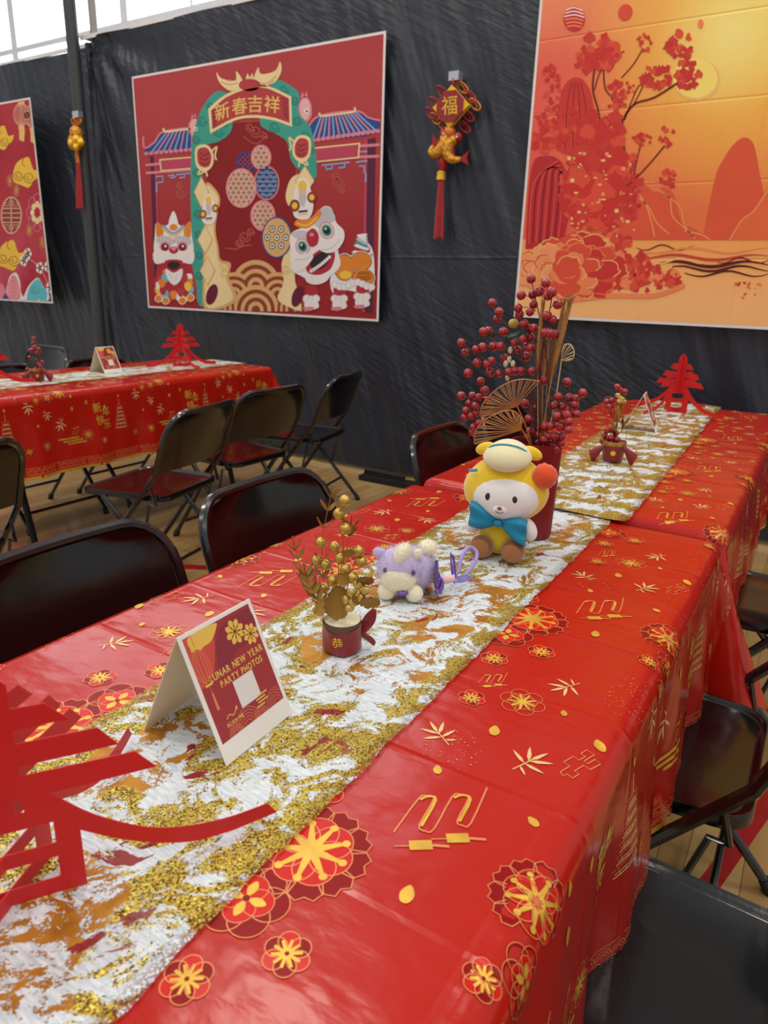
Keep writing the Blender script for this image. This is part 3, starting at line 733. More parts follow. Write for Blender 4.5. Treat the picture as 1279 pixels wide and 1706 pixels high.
for q in bz:
    best = None
    for br, pts, y in branches:
        for k, p in enumerate(pts[4:]):
            pw = zpx(q, VY + p.y); d = (local(t, pw) - p).length
            if best is None or d < best[0]: best = (d, br, p)
    y = VY + best[2].y + rnd.uniform(-0.012, 0.012); c = local(t, zpx(q, y)); r = 0.0083 + rnd.uniform(-0.0006, 0.001)
    b = put('berry', ball_me, best[1], c, r)
    if best[0] > 0.006: MB().tube(spline([best[2] - Vector((0, 0, min(0.012, best[0]))), best[2].lerp(c, 0.5) - Vector((0, 0, 0.002)), c], 4), 0.0007, 5).build('twig', stem_m, best[1])
fan_m = mat('copper_wire_fan', (196, 138, 84), 0.42, metal=0.4); fan_w = mat('pale_gold_wire_fan', (222, 200, 150), 0.4, metal=0.3)
def fan(hub, arc, y0, m, ribs, foot=None, cup=0.012):
    H = local(t, zpx(hub, y0)); A = spline([local(t, zpx(a, y0)) for a in arc], 10); mb = MB()
    A = [p + Vector((0, -cup * math.sin(PI * k / (len(A) - 1)), 0)) for k, p in enumerate(A)]
    mb.tube(A, 0.0011, 5)
    for k in range(ribs):
        e = A[int((len(A) - 1) * k / (ribs - 1))]; m1 = H.lerp(e, 0.5) + Vector((0, -0.006, 0.001 * math.sin(k * 2.1)))
        mb.tube(spline([H, m1, e], 4), 0.0007, 4)
        if k % 2 == 0 and k < ribs - 1:
            e2 = A[int((len(A) - 1) * (k + 0.5) / (ribs - 1))]; mb.tube([m1, e2], 0.0006, 4)
    if foot: mb.tube(spline([H, H.lerp(Vector(foot), 0.5) + Vector((0.004, 0, 0)), Vector(foot)], 5), 0.0013, 5)
    return mb.build('dried_fan', m, t)
fan((398, 778), [(200, 838), (212, 775), (270, 705), (350, 650), (430, 628), (520, 640)], VY - 0.045, fan_m, 24, (0.0, -0.02, VH - 0.02))
fan((425, 905), [(165, 985), (175, 920), (230, 850), (320, 805), (385, 800), (430, 850)], VY - 0.055, fan_m, 22, (0.0, -0.03, VH - 0.02))
fan((560, 640), [(500, 470), (520, 425), (560, 408), (605, 408), (640, 440)], VY + 0.02, fan_m, 14, (0.01, 0.0, VH - 0.02))
fan((640, 520), [(655, 440), (690, 440), (712, 475), (705, 515), (675, 528)], VY + 0.03, fan_w, 9, (0.01, 0.01, VH - 0.02), 0.004)
plume_m = mat('dried_gold_plume', (176, 132, 72), 0.55, metal=0.25, var=0.2, vscale=200)
def plume(base, mid, tip, y0, wd, n, seed):
    r2 = random.Random(seed); A = local(t, zpx(base, y0)); B = local(t, zpx(mid, y0)); C = local(t, zpx(tip, y0)); pts = spline([A, B, C], 14); mb = MB()
    stalk = [Vector((0.005, 0, VH - 0.03)), A] + pts[1:]; mb.tube(stalk, 0.0011, 5)
    s0 = int(len(pts) * 0.42); core = pts[s0:]
    mb.tube(core, [0.0005 + wd * 0.34 * math.sin(PI * (0.06 + 0.9 * k / len(core))) for k in range(len(core))], 8)
    for i in range(n):
        k = r2.randrange(s0, len(pts) - 1); p = pts[k]; d = (pts[min(k + 1, len(pts) - 1)] - pts[k - 1]).normalized(); a = r2.uniform(0, 2 * PI)
        o = Vector((math.cos(a), math.sin(a), 0)); sd = d.cross(o).normalized() * 0.0005; ln = r2.uniform(0.014, 0.03)
        e = p + d * ln + o * wd * r2.uniform(0.3, 0.75); q = p + o * wd * 0.15
        mb.add([q - sd, q + sd, e], [(0, 1, 2)])
    return mb.build('dried_plume', plume_m, t, fix=False)
plume((512, 880), (512, 520), (540, 205), VY - 0.02, 0.010, 260, 1); plume((545, 860), (600, 560), (690, 195), VY - 0.01, 0.014, 380, 2); plume((560, 850), (585, 600), (655, 215), VY + 0.01, 0.011, 260, 3); plume((535, 880), (540, 640), (575, 420), VY + 0.0, 0.009, 160, 4)
leaf_at('green_leaf', gnleaf_me, t, local(t, zpx((340, 400), VY)), (0.9, -0.1, 0.25), 0.034, 0.6); leaf_at('green_leaf', gnleaf_me, t, local(t, zpx((290, 385), VY + .01)), (-0.9, 0, -0.2), 0.026, 0.8); leaf_at('green_leaf', gnleaf_me, t, local(t, zpx((345, 395), VY)), (-0.2, -0.1, -1), 0.022, 0.6)
put('gold_pod', MB().ball((0, 0, 0), 1, 14, 9, shape=lambda d, q: q * (1 + 0.12 * math.sin(d.x * 21) * math.sin(d.z * 19))).mesh('gold_pod', mat('pale_gold_pod', (214, 178, 92), 0.5, metal=0.3, bump=0.6, bscale=400)), t, local(t, zpx((378, 325), VY)), (0.0100, 0.0100, 0.0085))
for q in ((360, 470), (355, 520), (335, 545), (375, 545), (345, 620)): put('pale_bud', sball_me if False else MB().ball((0, 0, 0), 1, 8, 6).mesh('bud', mat('ivory_bud', (226, 212, 176), 0.5)), t, local(t, zpx(q, VY + 0.005)), (0.005, 0.004, 0.007))

# gold berry pot
GX, GY = -0.479, 0.690
wood_m = mat('birch_bark_pot', (92, 70, 48), 0.7, bump=0.5, bscale=120); velvet = mat('dark_red_ribbon', (132, 12, 26), 0.35, sheen=0.3, bump=0.2, bscale=90); cream_m = mat('cream_plaster', (226, 214, 180), 0.7, bump=0.3, bscale=150)
t = thing('berry_pot', 'small red-wrapped pot of gold berries and leaves beside the tent card', 'flower pot', (GX, GY, ZT))
def gp(q, y): return local(t, wall_at(460 + q[0] / 3.762, 800 + q[1] / 3.762, y))
MB().lathe([(0.0, 0.0), (0.0235, 0.0), (0.0245, 0.003), (0.0255, 0.041), (0.0245, 0.043), (0, 0.043)], 28, cap=False).build('pot', wood_m, t)
MB().lathe([(0.0243, 0.043), (0.022, 0.0445), (0.0, 0.046)], 28, cap=False).build('soil_cap', cream_m, t)
def band(u, v):
    a = 2 * PI * u; r = 0.0262 + 0.0008 * math.sin(a * 5 + v * 3); lo = 0.003 + 0.002 * math.sin(a * 2); hi = 0.036 + 0.003 * math.sin(a * 2 + 1)
    return (r * math.cos(a), r * math.sin(a), lo + (hi - lo) * v)
MB().surf(40, 6, band).build('ribbon_band', velvet, t)
_d = Vector((-GX, -GY, 0)).normalized(); _s = Vector((-_d.y, _d.x, 0))
P = Print(); P.text('恭', (-0.006, 0.021), 0.0155, 'gold_foil_ink', 1)
def bandmap(u, v, l):
    a = math.atan2(_d.y, _d.x) + u / 0.0272; return Vector((0.0274 * math.cos(a), 0.0274 * math.sin(a), v))
P.build('gold_character', bandmap, t, maxedge=0.004)
for sgn, ln in ((1, 0.034), (-1, 0.02)):
    mb = MB()
    def rb(u, v, sgn=sgn, ln=ln):
        wv = 0.013 * math.sin(PI * min(1, 0.12 + u * 0.8)); p = Vector((0, 0, 0.026)) + (_s * (0.024 + 0.014 * u) + _d * (0.006 - 0.004 * u)) * 1.0 + Vector((0, 0, (sgn * u * ln)))
        return p + (_s * 0.85 + _d * 0.35) * (v * 2 - 1) * wv * 0.75 + _d * 0.004 * math.sin(v * PI) + _s * 0.004
    mb.surf(10, 6, rb); mb.build('ribbon_loop', velvet, t)
gb = [(430, 130), (393, 212), (432, 305), (280, 393), (368, 418), (516, 445), (253, 505), (313, 530), (402, 490), (533, 512), (435, 560), (356, 630), (480, 612), (302, 675), (296, 780)]
gbr = []
for q in ((412, 140), (290, 380), (520, 440), (380, 430)):
    tip = gp(q, GY + rnd.uniform(-0.006, 0.006)); b0 = Vector((0.004 * math.cos(len(gbr) * 1.7), 0.004 * math.sin(len(gbr) * 1.7), 0.04)); pts = spline([b0, b0.lerp(tip, 0.45) + Vector((0, 0, 0.008)), tip], 8)
    gbr.append((MB().tube(pts, 0.0009, 6).build('berry_branch', gold_stem, t), pts))
for q in gb:
    best = None
    for br, pts in gbr:
        for p in pts[3:]:
            d = (gp(q, GY + p.y) - p).length
            if best is None or d < best[0]: best = (d, br, p)
    c = gp(q, GY + best[2].y + rnd.uniform(-0.008, 0.004)); put('gold_berry', gball_me, best[1], c, 0.0078)
    if best[0] > 0.005: MB().tube([best[2] - Vector((0, 0, 0.006)), best[2].lerp(c, 0.6), c], 0.0006, 5).build('twig', gold_stem, best[1])
sprigs = [[(380, 860), (300, 640), (290, 380), (340, 110)], [(370, 870), (270, 760), (180, 620), (120, 440)], [(390, 860), (300, 800), (230, 700), (190, 600)], [(400, 850), (420, 600), (450, 380), (465, 300)]]
for si, sp in enumerate(sprigs):
    yy = GY + (0.006, -0.004, -0.008, 0.008)[si]; pts = spline([gp(q, yy) for q in sp], 8); sg = MB().tube(pts, 0.0006, 5).build('leaf_sprig', gold_stem, t)
    for k in range(9, len(pts), 3):
        dv = (pts[k] - pts[k - 1]).normalized()
        for s in (-1, 1):
            if si == 3 and k < 18: continue
            d = dv * 0.8 + _s * s * 0.75 + Vector((0, 0, 0.1)) + _d * rnd.uniform(-0.3, 0.3); leaf_at('gold_leaf', gleaf_me, sg, pts[k], d, (0.0165, 0.0185, 0.0165), rnd.uniform(-0.9, 0.9))
    leaf_at('gold_leaf', gleaf_me, sg, pts[-1], (pts[-1] - pts[-2]), 0.02, 0.7)
big_leaf = leaf_mesh('broad_gold_leaf', gold_leaf_m, 1.0, 0.8, 0.1)
for a, b, sc, roll in (((395, 870), (360, 650), 0.050, 0.5), ((545, 790), (670, 700), 0.032, 0.5), ((520, 650), (600, 590), 0.028, 0.6), ((440, 660), (400, 600), 0.02, 0.2), ((430, 480), (485, 405), 0.02, 0.4), ((330, 760), (210, 870), 0.03, 0.8), ((520, 780), (505, 690), 0.022, 0.1)):
    A = gp(a, GY - 0.014); B = gp(b, GY - 0.018); o = leaf_at('gold_leaf', big_leaf, t, A, B - A, (sc, sc, sc), 0)
    z = (_d + Vector((0, 0, 0.25))).normalized(); yv = (B - A).normalized(); xv = yv.cross(z).normalized(); z = xv.cross(yv)
    o.rotation_quaternion = (Matrix((xv, yv, z)).transposed().to_quaternion()) @ Matrix.Rotation(roll, 3, 'Y').to_quaternion()
petal_me = MB().ball((0, 0, 0), 1, 12, 8).mesh('gold_petal', mat('bright_gold_petal', (212, 184, 100), 0.3, metal=0.6))
for q in ((468, 705), (430, 750), (510, 655), (558, 690), (525, 735), (480, 770), (505, 700), (460, 800)): put('gold_petal', petal_me, t, gp(q, GY - 0.016), (0.0065, 0.0035, 0.006), Vector((rnd.uniform(-.5, .5), -1, rnd.uniform(-.2, .8))).to_track_quat('Y', 'Z'))

# small red berry pots
def small_pot(label, loc, fn, berries, gold, leafm):
    t = thing('berry_pot', label, 'flower pot', loc, 0); s = 1.0
    MB().lathe([(0.0, 0.0), (0.027, 0.0), (0.029, 0.003), (0.033, 0.052), (0.031, 0.054), (0, 0.05)], 24, cap=False).build('pot', velvet, t)
    MB().lathe([(0.0332, 0.046), (0.0345, 0.050), (0.0335, 0.056), (0.032, 0.057)], 24, cap=False).build('rim_twine', gold_leaf_m, t)
    root = MB()
    for q in berries:
        c = fn(t, q, rnd.uniform(-0.015, 0.015)); root.tube(spline([Vector((0, 0, 0.05)), Vector((c.x * 0.3, c.y * 0.3, (0.05 + c.z) / 2)), c], 4), 0.0008, 5)
    br = root.build('berry_branch', stem_m, t)
    for q in berries: pass
    r3 = random.Random(3)
    for q in berries: put('berry', ball_me, br, fn(t, q, r3.uniform(-0.01, 0.01)), 0.0095)
    for q, d, sc in gold: leaf_at('gold_leaf' if leafm is gleaf_me else 'green_leaf', leafm, t, fn(t, q, -0.01), d, sc, 0.6)
    hd = Vector((-loc[0], -loc[1], 0)).normalized(); sd = Vector((-hd.y, hd.x, 0))
    for k, (sg, ln) in enumerate(((1, 1.0), (-1, 1.0))):
        mb = MB(); mb.surf(8, 5, lambda u, v: Vector((0, 0, 0.046 - 0.040 * u)) + sd * sg * (0.026 + 0.034 * u) + hd * (0.02 + 0.008 * math.sin(v * PI)) + (sd * 0.4 * sg + Vector((0, 0, 1))) * (v - 0.5) * 0.03 * (0.3 + u)); mb.build('ribbon_tail', velvet, t)
    P = Print(); P.oval((0, 0.026), 0.007, 'gold_foil_ink', 1); a0 = math.atan2(hd.y, hd.x)
    P.build('gold_dot', lambda u, v, l: Vector((0.0315 * math.cos(a0 + u / 0.031), 0.0315 * math.sin(a0 + u / 0.031), v)), t, maxedge=0.004)
    return t
def fz(t, q, dy): return local(t, wall_at(940 + q[0] / 3.773, 560 + q[1] / 3.773, t.location.y + dy))
fp = small_pot('red berry pot with gold sprig and red ribbons on the table below the orange poster', (-0.468, 2.03, ZT + 0.005), fz,
          [(332, 320), (346, 338), (378, 350), (268, 412), (300, 405), (284, 445), (270, 590), (300, 588), (292, 640), (252, 622), (322, 610), (262, 660), (310, 680), (330, 650), (280, 700), (240, 660)],
          [((360, 600), (0.1, 0, 1), .04), ((350, 560), (.3, -.2, .8), .035), ((345, 520), (-.2, -.2, .8), .04), ((360, 480), (.2, -.2, .8), .035), ((340, 450), (-.3, 0, .9), .03), ((362, 430), (.2, 0, .9), .03), ((330, 560), (-.3, 0, .7), .03), ((375, 560), (.5, 0, .8), .03), ((320, 600), (-.4, -.2, .8), .035), ((350, 400), (.1, 0, 1), .025)], gleaf_me)
wire = MB()
for a in ((245, 700, 240, 540, 250, 400, 290, 380), (235, 720, 225, 600, 232, 545, 245, 530), (385, 660, 388, 600, 370, 520, 360, 440)):
    wire.tube(spline([fz(fp, (a[i], a[i + 1]), -0.02) for i in range(0, 8, 2)], 6), 0.0009, 5)
wire.build('gold_wire', gold_stem, fp)
for q in ((352, 388), (335, 372), (366, 396), (345, 410), (372, 412)): put('gold_petal', petal_me, fp, fz(fp, q, -0.01), (0.008, 0.005, 0.007))
def lz(t, q, dy): return local(t, wall_at(q[0] / 4.919, 540 + q[1] / 4.919, t.location.y + dy))
small_pot('tiny red berry pot with a green leaf on the left table', (-3.085, 1.945, ZT), lz,
          [(278, 118), (272, 157), (262, 212), (320, 222), (240, 275), (330, 340), (285, 190), (300, 240), (318, 205), (290, 290), (345, 310), (330, 370), (310, 330), (250, 215), (300, 365), (225, 370)],
          [((250, 400), (-1, 0, .35), .045), ((245, 420), (-.6, -.1, -.5), .04), ((240, 330), (-.5, 0, .9), .035), ((290, 330), (0, -.3, .9), .04), ((270, 420), (-.3, -.3, -.2), .03)], gnleaf_me)
# ------------------------------------------------------------------ seated plush in a yellow hood
yel = mat('yellow_plush_fabric', (240, 204, 44), 0.9, sheen=0.6, spec=0.15, bump=0.35, bscale=420, bdist=0.001); wht = mat('white_plush_fabric', (238, 236, 232), 0.9, sheen=0.5, spec=0.15, bump=0.25, bscale=420, bdist=0.001)
crm = mat('cream_plush_fabric', (236, 226, 182), 0.9, sheen=0.5, spec=0.15, bump=0.3, bscale=420, bdist=0.001); brn = mat('brown_plush_fabric', (146, 88, 42), 0.85, sheen=0.6, spec=0.15, bump=0.4, bscale=420, bdist=0.001)
teal = mat('teal_satin', (18, 128, 164), 0.38, spec=0.4, bump=0.15, bscale=70); blue_st = mat('blue_stitching', (66, 160, 196), 0.7); eye_m = mat('dark_brown_thread', (58, 34, 30), 0.6); org = mat('orange_plush_fabric', (226, 84, 38), 0.9, sheen=0.5, spec=0.15, bump=0.3, bscale=420, bdist=0.001)
t = thing('plush_toy', 'seated plush toy in a yellow hood with teal bow and brown feet', 'plush toy', (-0.444, 1.148, ZT), 0.20)
def wob(amp, k, s): return lambda d, q: q * (1 + amp * noise.noise(d * k + Vector((s, s, s))))
MB().ball((0, 0.004, 0.042), (0.043, 0.036, 0.043), 28, 18, shape=wob(.05, 2, 1)).build('body', yel, t)
hd = MB(); Rh = Matrix.Rotation(-0.10, 3, 'X')
hd.ball((0, 0.004, 0.124), (0.077, 0.054, 0.062), 36, 24, rot=Rh, shape=lambda d, q: Vector((q.x * (1 - 0.10 * max(0, d.z)), q.y, q.z))).build('hood', yel, t)
fc = MB().ball((0.004, -0.016, 0.117), (0.0615, 0.0425, 0.0475), 36, 24, rot=Rh).build('face', wht, t)
MB().tube([(0.004 + 0.060 * math.cos(2 * PI * k / 48), -0.0205 + 0.003 * math.sin(2 * PI * k / 48), 0.1175 + 0.0475 * math.sin(2 * PI * k / 48)) for k in range(48)], 0.0034, 8, closed=True).build('hood_edge', yel, t)
for s in (-1, 1):
    e = MB().ball((s * 0.0225 + 0.003, -0.0535, 0.121), (0.0056, 0.0030, 0.0072), 14, 10).build('eye', eye_m, fc)
    MB().ball((s * 0.041, -0.0008, 0.194), (0.019, 0.0075, 0.0115), 18, 12, rot=Matrix.Rotation(s * 0.35, 3, 'Y')).build('ear', yel, t)
    a = MB().ball((s * 0.0485, -0.014, 0.058), (0.0155, 0.0165, 0.022), 18, 12, rot=Matrix.Rotation(-s * 0.5, 3, 'Y')).build('arm', wht, t)
    MB().ball((s * 0.0285, -0.036, 0.0215), (0.0215, 0.020, 0.0215), 22, 14).build('foot', brn, t)
    MB().lathe([(0, 0), (0.0165, 0.0), (0.0175, -0.001), (0.0, -0.0015)], 20, cap=False)
    pad = MB(); pad.M = Matrix.Translation((s * 0.0285, -0.0545, 0.0225)) @ Matrix.Rotation(PI / 2, 4, 'X'); pad.lathe([(0.0, 0.003), (0.010, 0.0022), (0.0165, 0.0), (0.0165, -0.004)], 22, cap=False); pad.build('foot_pad', mat('tan_foot_pad', (160, 100, 52), 0.8, sheen=0.4), t)
mz = MB().ball((0.003, -0.0545, 0.1005), (0.0135, 0.0060, 0.0095), 16, 10).build('muzzle', wht, fc)
MB().ball((0.003, -0.0605, 0.1045), (0.0046, 0.0026, 0.0033), 12, 8).build('nose', brn, fc)
MB().tube(spline([(-0.004, -0.0600, 0.0985), (0.003, -0.0612, 0.0960), (0.010, -0.0600, 0.0985)], 5), 0.0006, 5).build('mouth', eye_m, fc)
cap = MB().ball((0.002, -0.020, 0.188), (0.0425, 0.040, 0.0285), 30, 18, rot=Matrix.Rotation(0.25, 3, 'X'), shape=lambda d, q: Vector((q.x * (1.0 - 0.18 * max(0, d.z)), q.y, q.z * (0.8 if d.z < 0 else 1)))).build('cream_cap', crm, t)
MB().tube([(0.002 + 0.034 * math.cos(a), -0.020 - 0.0335 * math.sin(a) * 0.55, 0.196 + 0.0170 * math.sin(a)) for a in [PI * k / 16 for k in range(17)]], 0.0014, 6).build('blue_piping', blue_st, cap)
MB().tube([(-0.062, -0.026, 0.157), (-0.055, -0.035, 0.160), (-0.046, -0.040, 0.1625)], 0.0028, 6).build('blue_patch', blue_st, t)
MB().ball((0.0690, -0.018, 0.160), (0.0220, 0.018, 0.0220), 20, 14, shape=wob(.10, 3, 4)).build('pompom', org, t)
bow = MB(); 
def bow_wing(s, tilt):
    def fn(u, v):
        w_ = 0.005 + 0.019 * math.sin(min(1, u * 1.25) * PI / 2); x = s * (0.005 + 0.046 * u)
        zz = (v * 2 - 1) * w_ - tilt * u; y = -0.046 - 0.013 * math.sin(u * PI * 0.8) * math.cos((v - .5) * PI) - 0.006 * math.sin(v * 9) * u
        return (x, y, 0.0735 + zz)
    return fn
for s, tl in ((-1, -0.010), (1, 0.014)):
    mb = MB(); mb.surf(14, 12, bow_wing(s, tl)); n0 = len(mb.v)
    mb.v += [Vector((p.x, p.y + 0.007, p.z)) for p in mb.v[:n0]]; f0 = list(mb.f); mb.f += [[i + n0 for i in reversed(f)] for f in f0]; mb.fm += [0] * len(f0)
    N = 13; rim = [i * N for i in range(15)] + [14 * N + j for j in range(1, N)] + [i * N + N - 1 for i in range(13, -1, -1)] + [j for j in range(N - 2, 0, -1)]
    for i in range(len(rim)): a, b = rim[i], rim[(i + 1) % len(rim)]; mb.f.append([a, b, b + n0, a + n0]); mb.fm.append(0)
    mb.build('bow_loop', teal, t)
MB().ball((0, -0.050, 0.0735), (0.0085, 0.0055, 0.0065), 12, 8).build('bow_knot', teal, t)
MB().tube([(0.046 * math.cos(2 * PI * k / 24), 0.0 - 0.040 * math.sin(2 * PI * k / 24), 0.0755) for k in range(24)], 0.0035, 6, closed=True).build('collar', teal, t)

# ------------------------------------------------------------------ small fluffy lavender unicorn with strap
lav = mat('lavender_faux_fur', (204, 190, 228), 0.95, sheen=0.8, spec=0.1, bump=0.6, bscale=300, bdist=0.002); ivory = mat('ivory_faux_fur', (240, 232, 206), 0.95, sheen=0.8, spec=0.1, bump=0.6, bscale=300, bdist=0.002)
glit = mat('purple_metallic_fabric', (120, 92, 168), 0.3, metal=0.6, bump=0.5, bscale=200); strap = mat('lilac_rubber_strap', (160, 146, 214), 0.4); pinkw = mat('pink_thread_wrap', (240, 196, 196), 0.7, bump=0.5, bscale=500)
t = thing('unicorn_plush', 'small fluffy lavender and cream plush unicorn with a lilac strap', 'plush toy', (-0.498, 0.893, ZT), 0.52)
fr = random.Random(11)
def furry(name, m, c, r, n=900, rot=None, ln=0.0075, shape=None):
    mb = MB(); mb.ball(c, r, 22, 14, rot=rot, shape=shape); o = mb.build(name, m, t)
    hb = MB(); R = Vector(r) if not isinstance(r, (int, float)) else Vector((r, r, r)); c = Vector(c)
    for _ in range(n):
        d = Vector((fr.gauss(0, 1), fr.gauss(0, 1), fr.gauss(0, 1))).normalized(); p = Vector((d.x * R.x, d.y * R.y, d.z * R.z)); nn = Vector((d.x / R.x, d.y / R.y, d.z / R.z)).normalized()
        if shape: p = shape(d, p)
        if rot: p = rot @ p; nn = rot @ nn
        q = (nn + Vector((fr.uniform(-.6, .6), fr.uniform(-.6, .6), fr.uniform(-.8, .2)))).normalized(); s = q.cross(Vector((fr.uniform(-1, 1), fr.uniform(-1, 1), fr.uniform(-1, 1)))).normalized() * 0.00028
        e = p + q * ln * fr.uniform(.5, 1.1); e.z = max(e.z, 0.0005 - c.z)
        hb.add([c + p - s, c + p + s, c + e], [(0, 1, 2)])
    h = hb.build('fur', m, o, fix=False); h['kind'] = 'stuff'
    return o
furry('body', lav, (0.014, 0.012, 0.040), (0.034, 0.036, 0.033), 2600)
furry('head', lav, (-0.010, -0.006, 0.046), (0.036, 0.031, 0.034), 2600)
furry('muzzle', ivory, (-0.012, -0.026, 0.034), (0.027, 0.018, 0.021), 1500)
furry('forelock', ivory, (-0.010, -0.016, 0.070), (0.012, 0.017, 0.022), 600, Matrix.Rotation(0.5, 3, 'Y'), 0.007)
furry('mane', ivory, (0.032, 0.012, 0.074), (0.014, 0.016, 0.013), 500, None, 0.007)
furry('ear', lav, (-0.043, -0.004, 0.068), (0.011, 0.006, 0.009), 200, Matrix.Rotation(0.4, 3, 'Y'), 0.004)
furry('ear', ivory, (0.015, -0.017, 0.073), (0.007, 0.005, 0.010), 150, Matrix.Rotation(0.5, 3, 'Y'), 0.003)
for x, y in ((-0.030, -0.026), (0.013, -0.030), (0.030, 0.026), (-0.016, 0.030)): furry('leg', ivory, (x, y, 0.0135), (0.0135, 0.0135, 0.0135), 350, None, 0.004)
for x, y in ((0.010, -0.0340), (-0.033, -0.0290)): MB().ball((x, y, 0.0495), (0.0033, 0.0026, 0.0048), 10, 8).build('eye', mat('plum_thread_eye', (92, 70, 120), 0.4), t)
MB().ball((-0.006, -0.039, 0.0175), (0.010, 0.006, 0.004), 10, 8).build('collar', glit, t)
mb = MB(); mb.surf(12, 8, lambda u, v: (0.040 + 0.008 * math.sin(v * PI) + 0.010 * u, -0.024 + 0.034 * v, 0.056 - 0.046 * u + 0.006 * math.sin(u * 9 + v * 4))); mb.build('wing', glit, t)
MB().tube(spline([(0.048, -0.022, 0.012), (0.056, -0.018, 0.020), (0.054, -0.010, 0.032), (0.047, -0.016, 0.024), (0.050, -0.024, 0.012)], 6), 0.0032, 7).build('wing_trim', glit, t)
MB().tube([(0.046, 0.006, 0.020), (0.060, 0.016, 0.018), (0.076, 0.026, 0.017)], 0.0062, 12).build('thread_wrap', pinkw, t)
MB().tube(spline([(0.074, 0.025, 0.016), (0.084, 0.040, 0.024), (0.092, 0.062, 0.044), (0.104, 0.080, 0.052), (0.117, 0.078, 0.044), (0.112, 0.060, 0.030), (0.096, 0.040, 0.018), (0.077, 0.022, 0.013)], 8), 0.0033, 8).build('loop_strap', strap, t)
for k, (dx, dy, dz) in enumerate(((-0.004, 0.034, 0.030), (0.030, -0.006, 0.004))):
    mb = MB(); mb.surf(8, 4, lambda u, v: (0.078 + dx * u + 0.006 * (v - .5), 0.026 + dy * u, 0.017 + dz * u + 0.016 * (v - 0.5) * math.sin(PI * (0.15 + 0.85 * u)) + 0.003 * math.sin(v * 6))); mb.build('ribbon_tab', glit if k == 0 else strap, t)

# ------------------------------------------------------------------ hanging knot ornaments
OY = BY - 0.075
silver = mat('clear_silver_hook', (206, 206, 212), 0.2, metal=0.7); cord_m = mat('red_silk_cord', (168, 22, 26), 0.5, bump=0.3, bscale=300); gold_f = mat('golden_brocade', (246, 196, 40), 0.45, metal=0.1, bump=0.3, bscale=160); velv = mat('crimson_velvet', (146, 10, 22), 0.7, sheen=0.4); tass = mat('red_tassel_silk', (176, 18, 26), 0.45, sheen=0.3)
def oz(q, y=OY): return wall_at(680 + q[0] / 5.33, 100 + q[1] / 5.33, y)
def rel(t, p): return Vector(p) - Vector(t.location)
def tassel(t, top, bot, r, n=46):
    A, B = rel(t, top), rel(t, bot); mb = MB(); r4 = random.Random(5)
    for k in range(n):
        a = r4.uniform(0, 2 * PI); q = r * math.sqrt(r4.random()); o = Vector((q * math.cos(a), q * math.sin(a), 0)); e = B + o * 1.35 + Vector((0, 0, r4.uniform(-.01, .012)))
        mb.tube([A + o * 0.55, A.lerp(B, .5) + o * 1.05, e], r * 0.2, 4)
    return mb.build('tassel', tass, t)
t = thing('hanging_ornament', 'red and gold good fortune knot with two fish and a tassel, between the posters', 'wall ornament', tuple(oz((265, 1580))))
p = rel(t, oz((405, 140))); MB().box(p.x - .03, p.x + .03, p.y - .005, p.y + .045, p.z - .022, p.z + .022).build('hook', silver, t, smooth=False)
MB().tube([rel(t, oz((400, 165))), rel(t, oz((398, 240)))], 0.008, 6).build('cord', cord_m, t)
sq = [rel(t, oz(q)) for q in ((397, 228), (548, 405), (372, 608), (230, 432))]; cen = sum(sq, Vector()) / 4
mb = MB(); vs = [c + Vector((0, d, 0)) for d in (-0.018, 0.014) for c in sq]; mb.add(vs, [(0, 1, 2, 3), (7, 6, 5, 4), (0, 4, 5, 1), (1, 5, 6, 2), (2, 6, 7, 3), (3, 7, 4, 0)]); cu = mb.build('diamond_cushion', gold_f, t, smooth=False)
oc = []
for k in range(8):
    a = sq[k // 2]; b = sq[(k // 2 + 1) % 4]; f = (0.29, 0.71)[k % 2]; oc.append(a.lerp(b, f))
oc2 = [cen + (q - cen) * 1.02 for q in oc]; mb = MB(); mb.add([q + Vector((0, -0.030, 0)) for q in oc2] + [q + Vector((0, -0.012, 0)) for q in oc2], [tuple(range(8)), tuple(range(15, 7, -1))] + [(i, (i + 1) % 8, 8 + (i + 1) % 8, 8 + i) for i in range(8)]); vp = mb.build('velvet_panel', velv, t, smooth=False)
P = Print(); P.text('福', (0, 0), 0.098, 'gold_foil_ink', 1); P.build('gold_character', lambda u, v, l: cen + Vector((u + 0.004 - v * 0.06, -0.0312, v)), t)
for k, (q, d) in enumerate((((560, 400), 1), ((520, 330), 1), ((500, 500), 1), ((450, 250), 1), ((225, 470), -1), ((260, 380), -1), ((270, 520), -1), ((330, 280), -1), ((470, 600), 1), ((330, 570), -1))):
    c = rel(t, oz(q, OY + 0.03)); mb = MB()
    mb.tube([c + Vector((0.034 * math.cos(a) * 1.0 + d * 0.02, 0.006 * math.sin(2 * a), 0.022 * math.sin(a) - 0.02 * math.cos(a))) for a in [2 * PI * j / 16 for j in range(16)]], 0.0045, 5, closed=True)
    mb.tube([c + Vector((0.020 * math.cos(a) + d * 0.01, 0.008 + 0.004 * math.sin(2 * a), 0.014 * math.sin(a) - 0.012 * math.cos(a))) for a in [2 * PI * j / 14 for j in range(14)]], 0.0035, 5, closed=True); mb.build('cord_loop', cord_m if k % 3 else mat('orange_gold_cord', (206, 116, 34), 0.45, metal=0.2), t)
MB().ball(rel(t, oz((365, 648))), 0.036, 14, 9, shape=lambda d, q: q * (1 + .1 * math.sin(d.x * 9) * math.cos(d.z * 9))).build('knot_bead', MATS['orange_gold_cord'], t)
fish_m = mat('gold_scale_brocade', (214, 152, 50), 0.35, metal=0.45, var=0.35, vscale=60, bump=1.0, bscale=70, bdist=0.012); fin_m = mat('red_fin_fabric', (158, 26, 22), 0.4, metal=0.15)
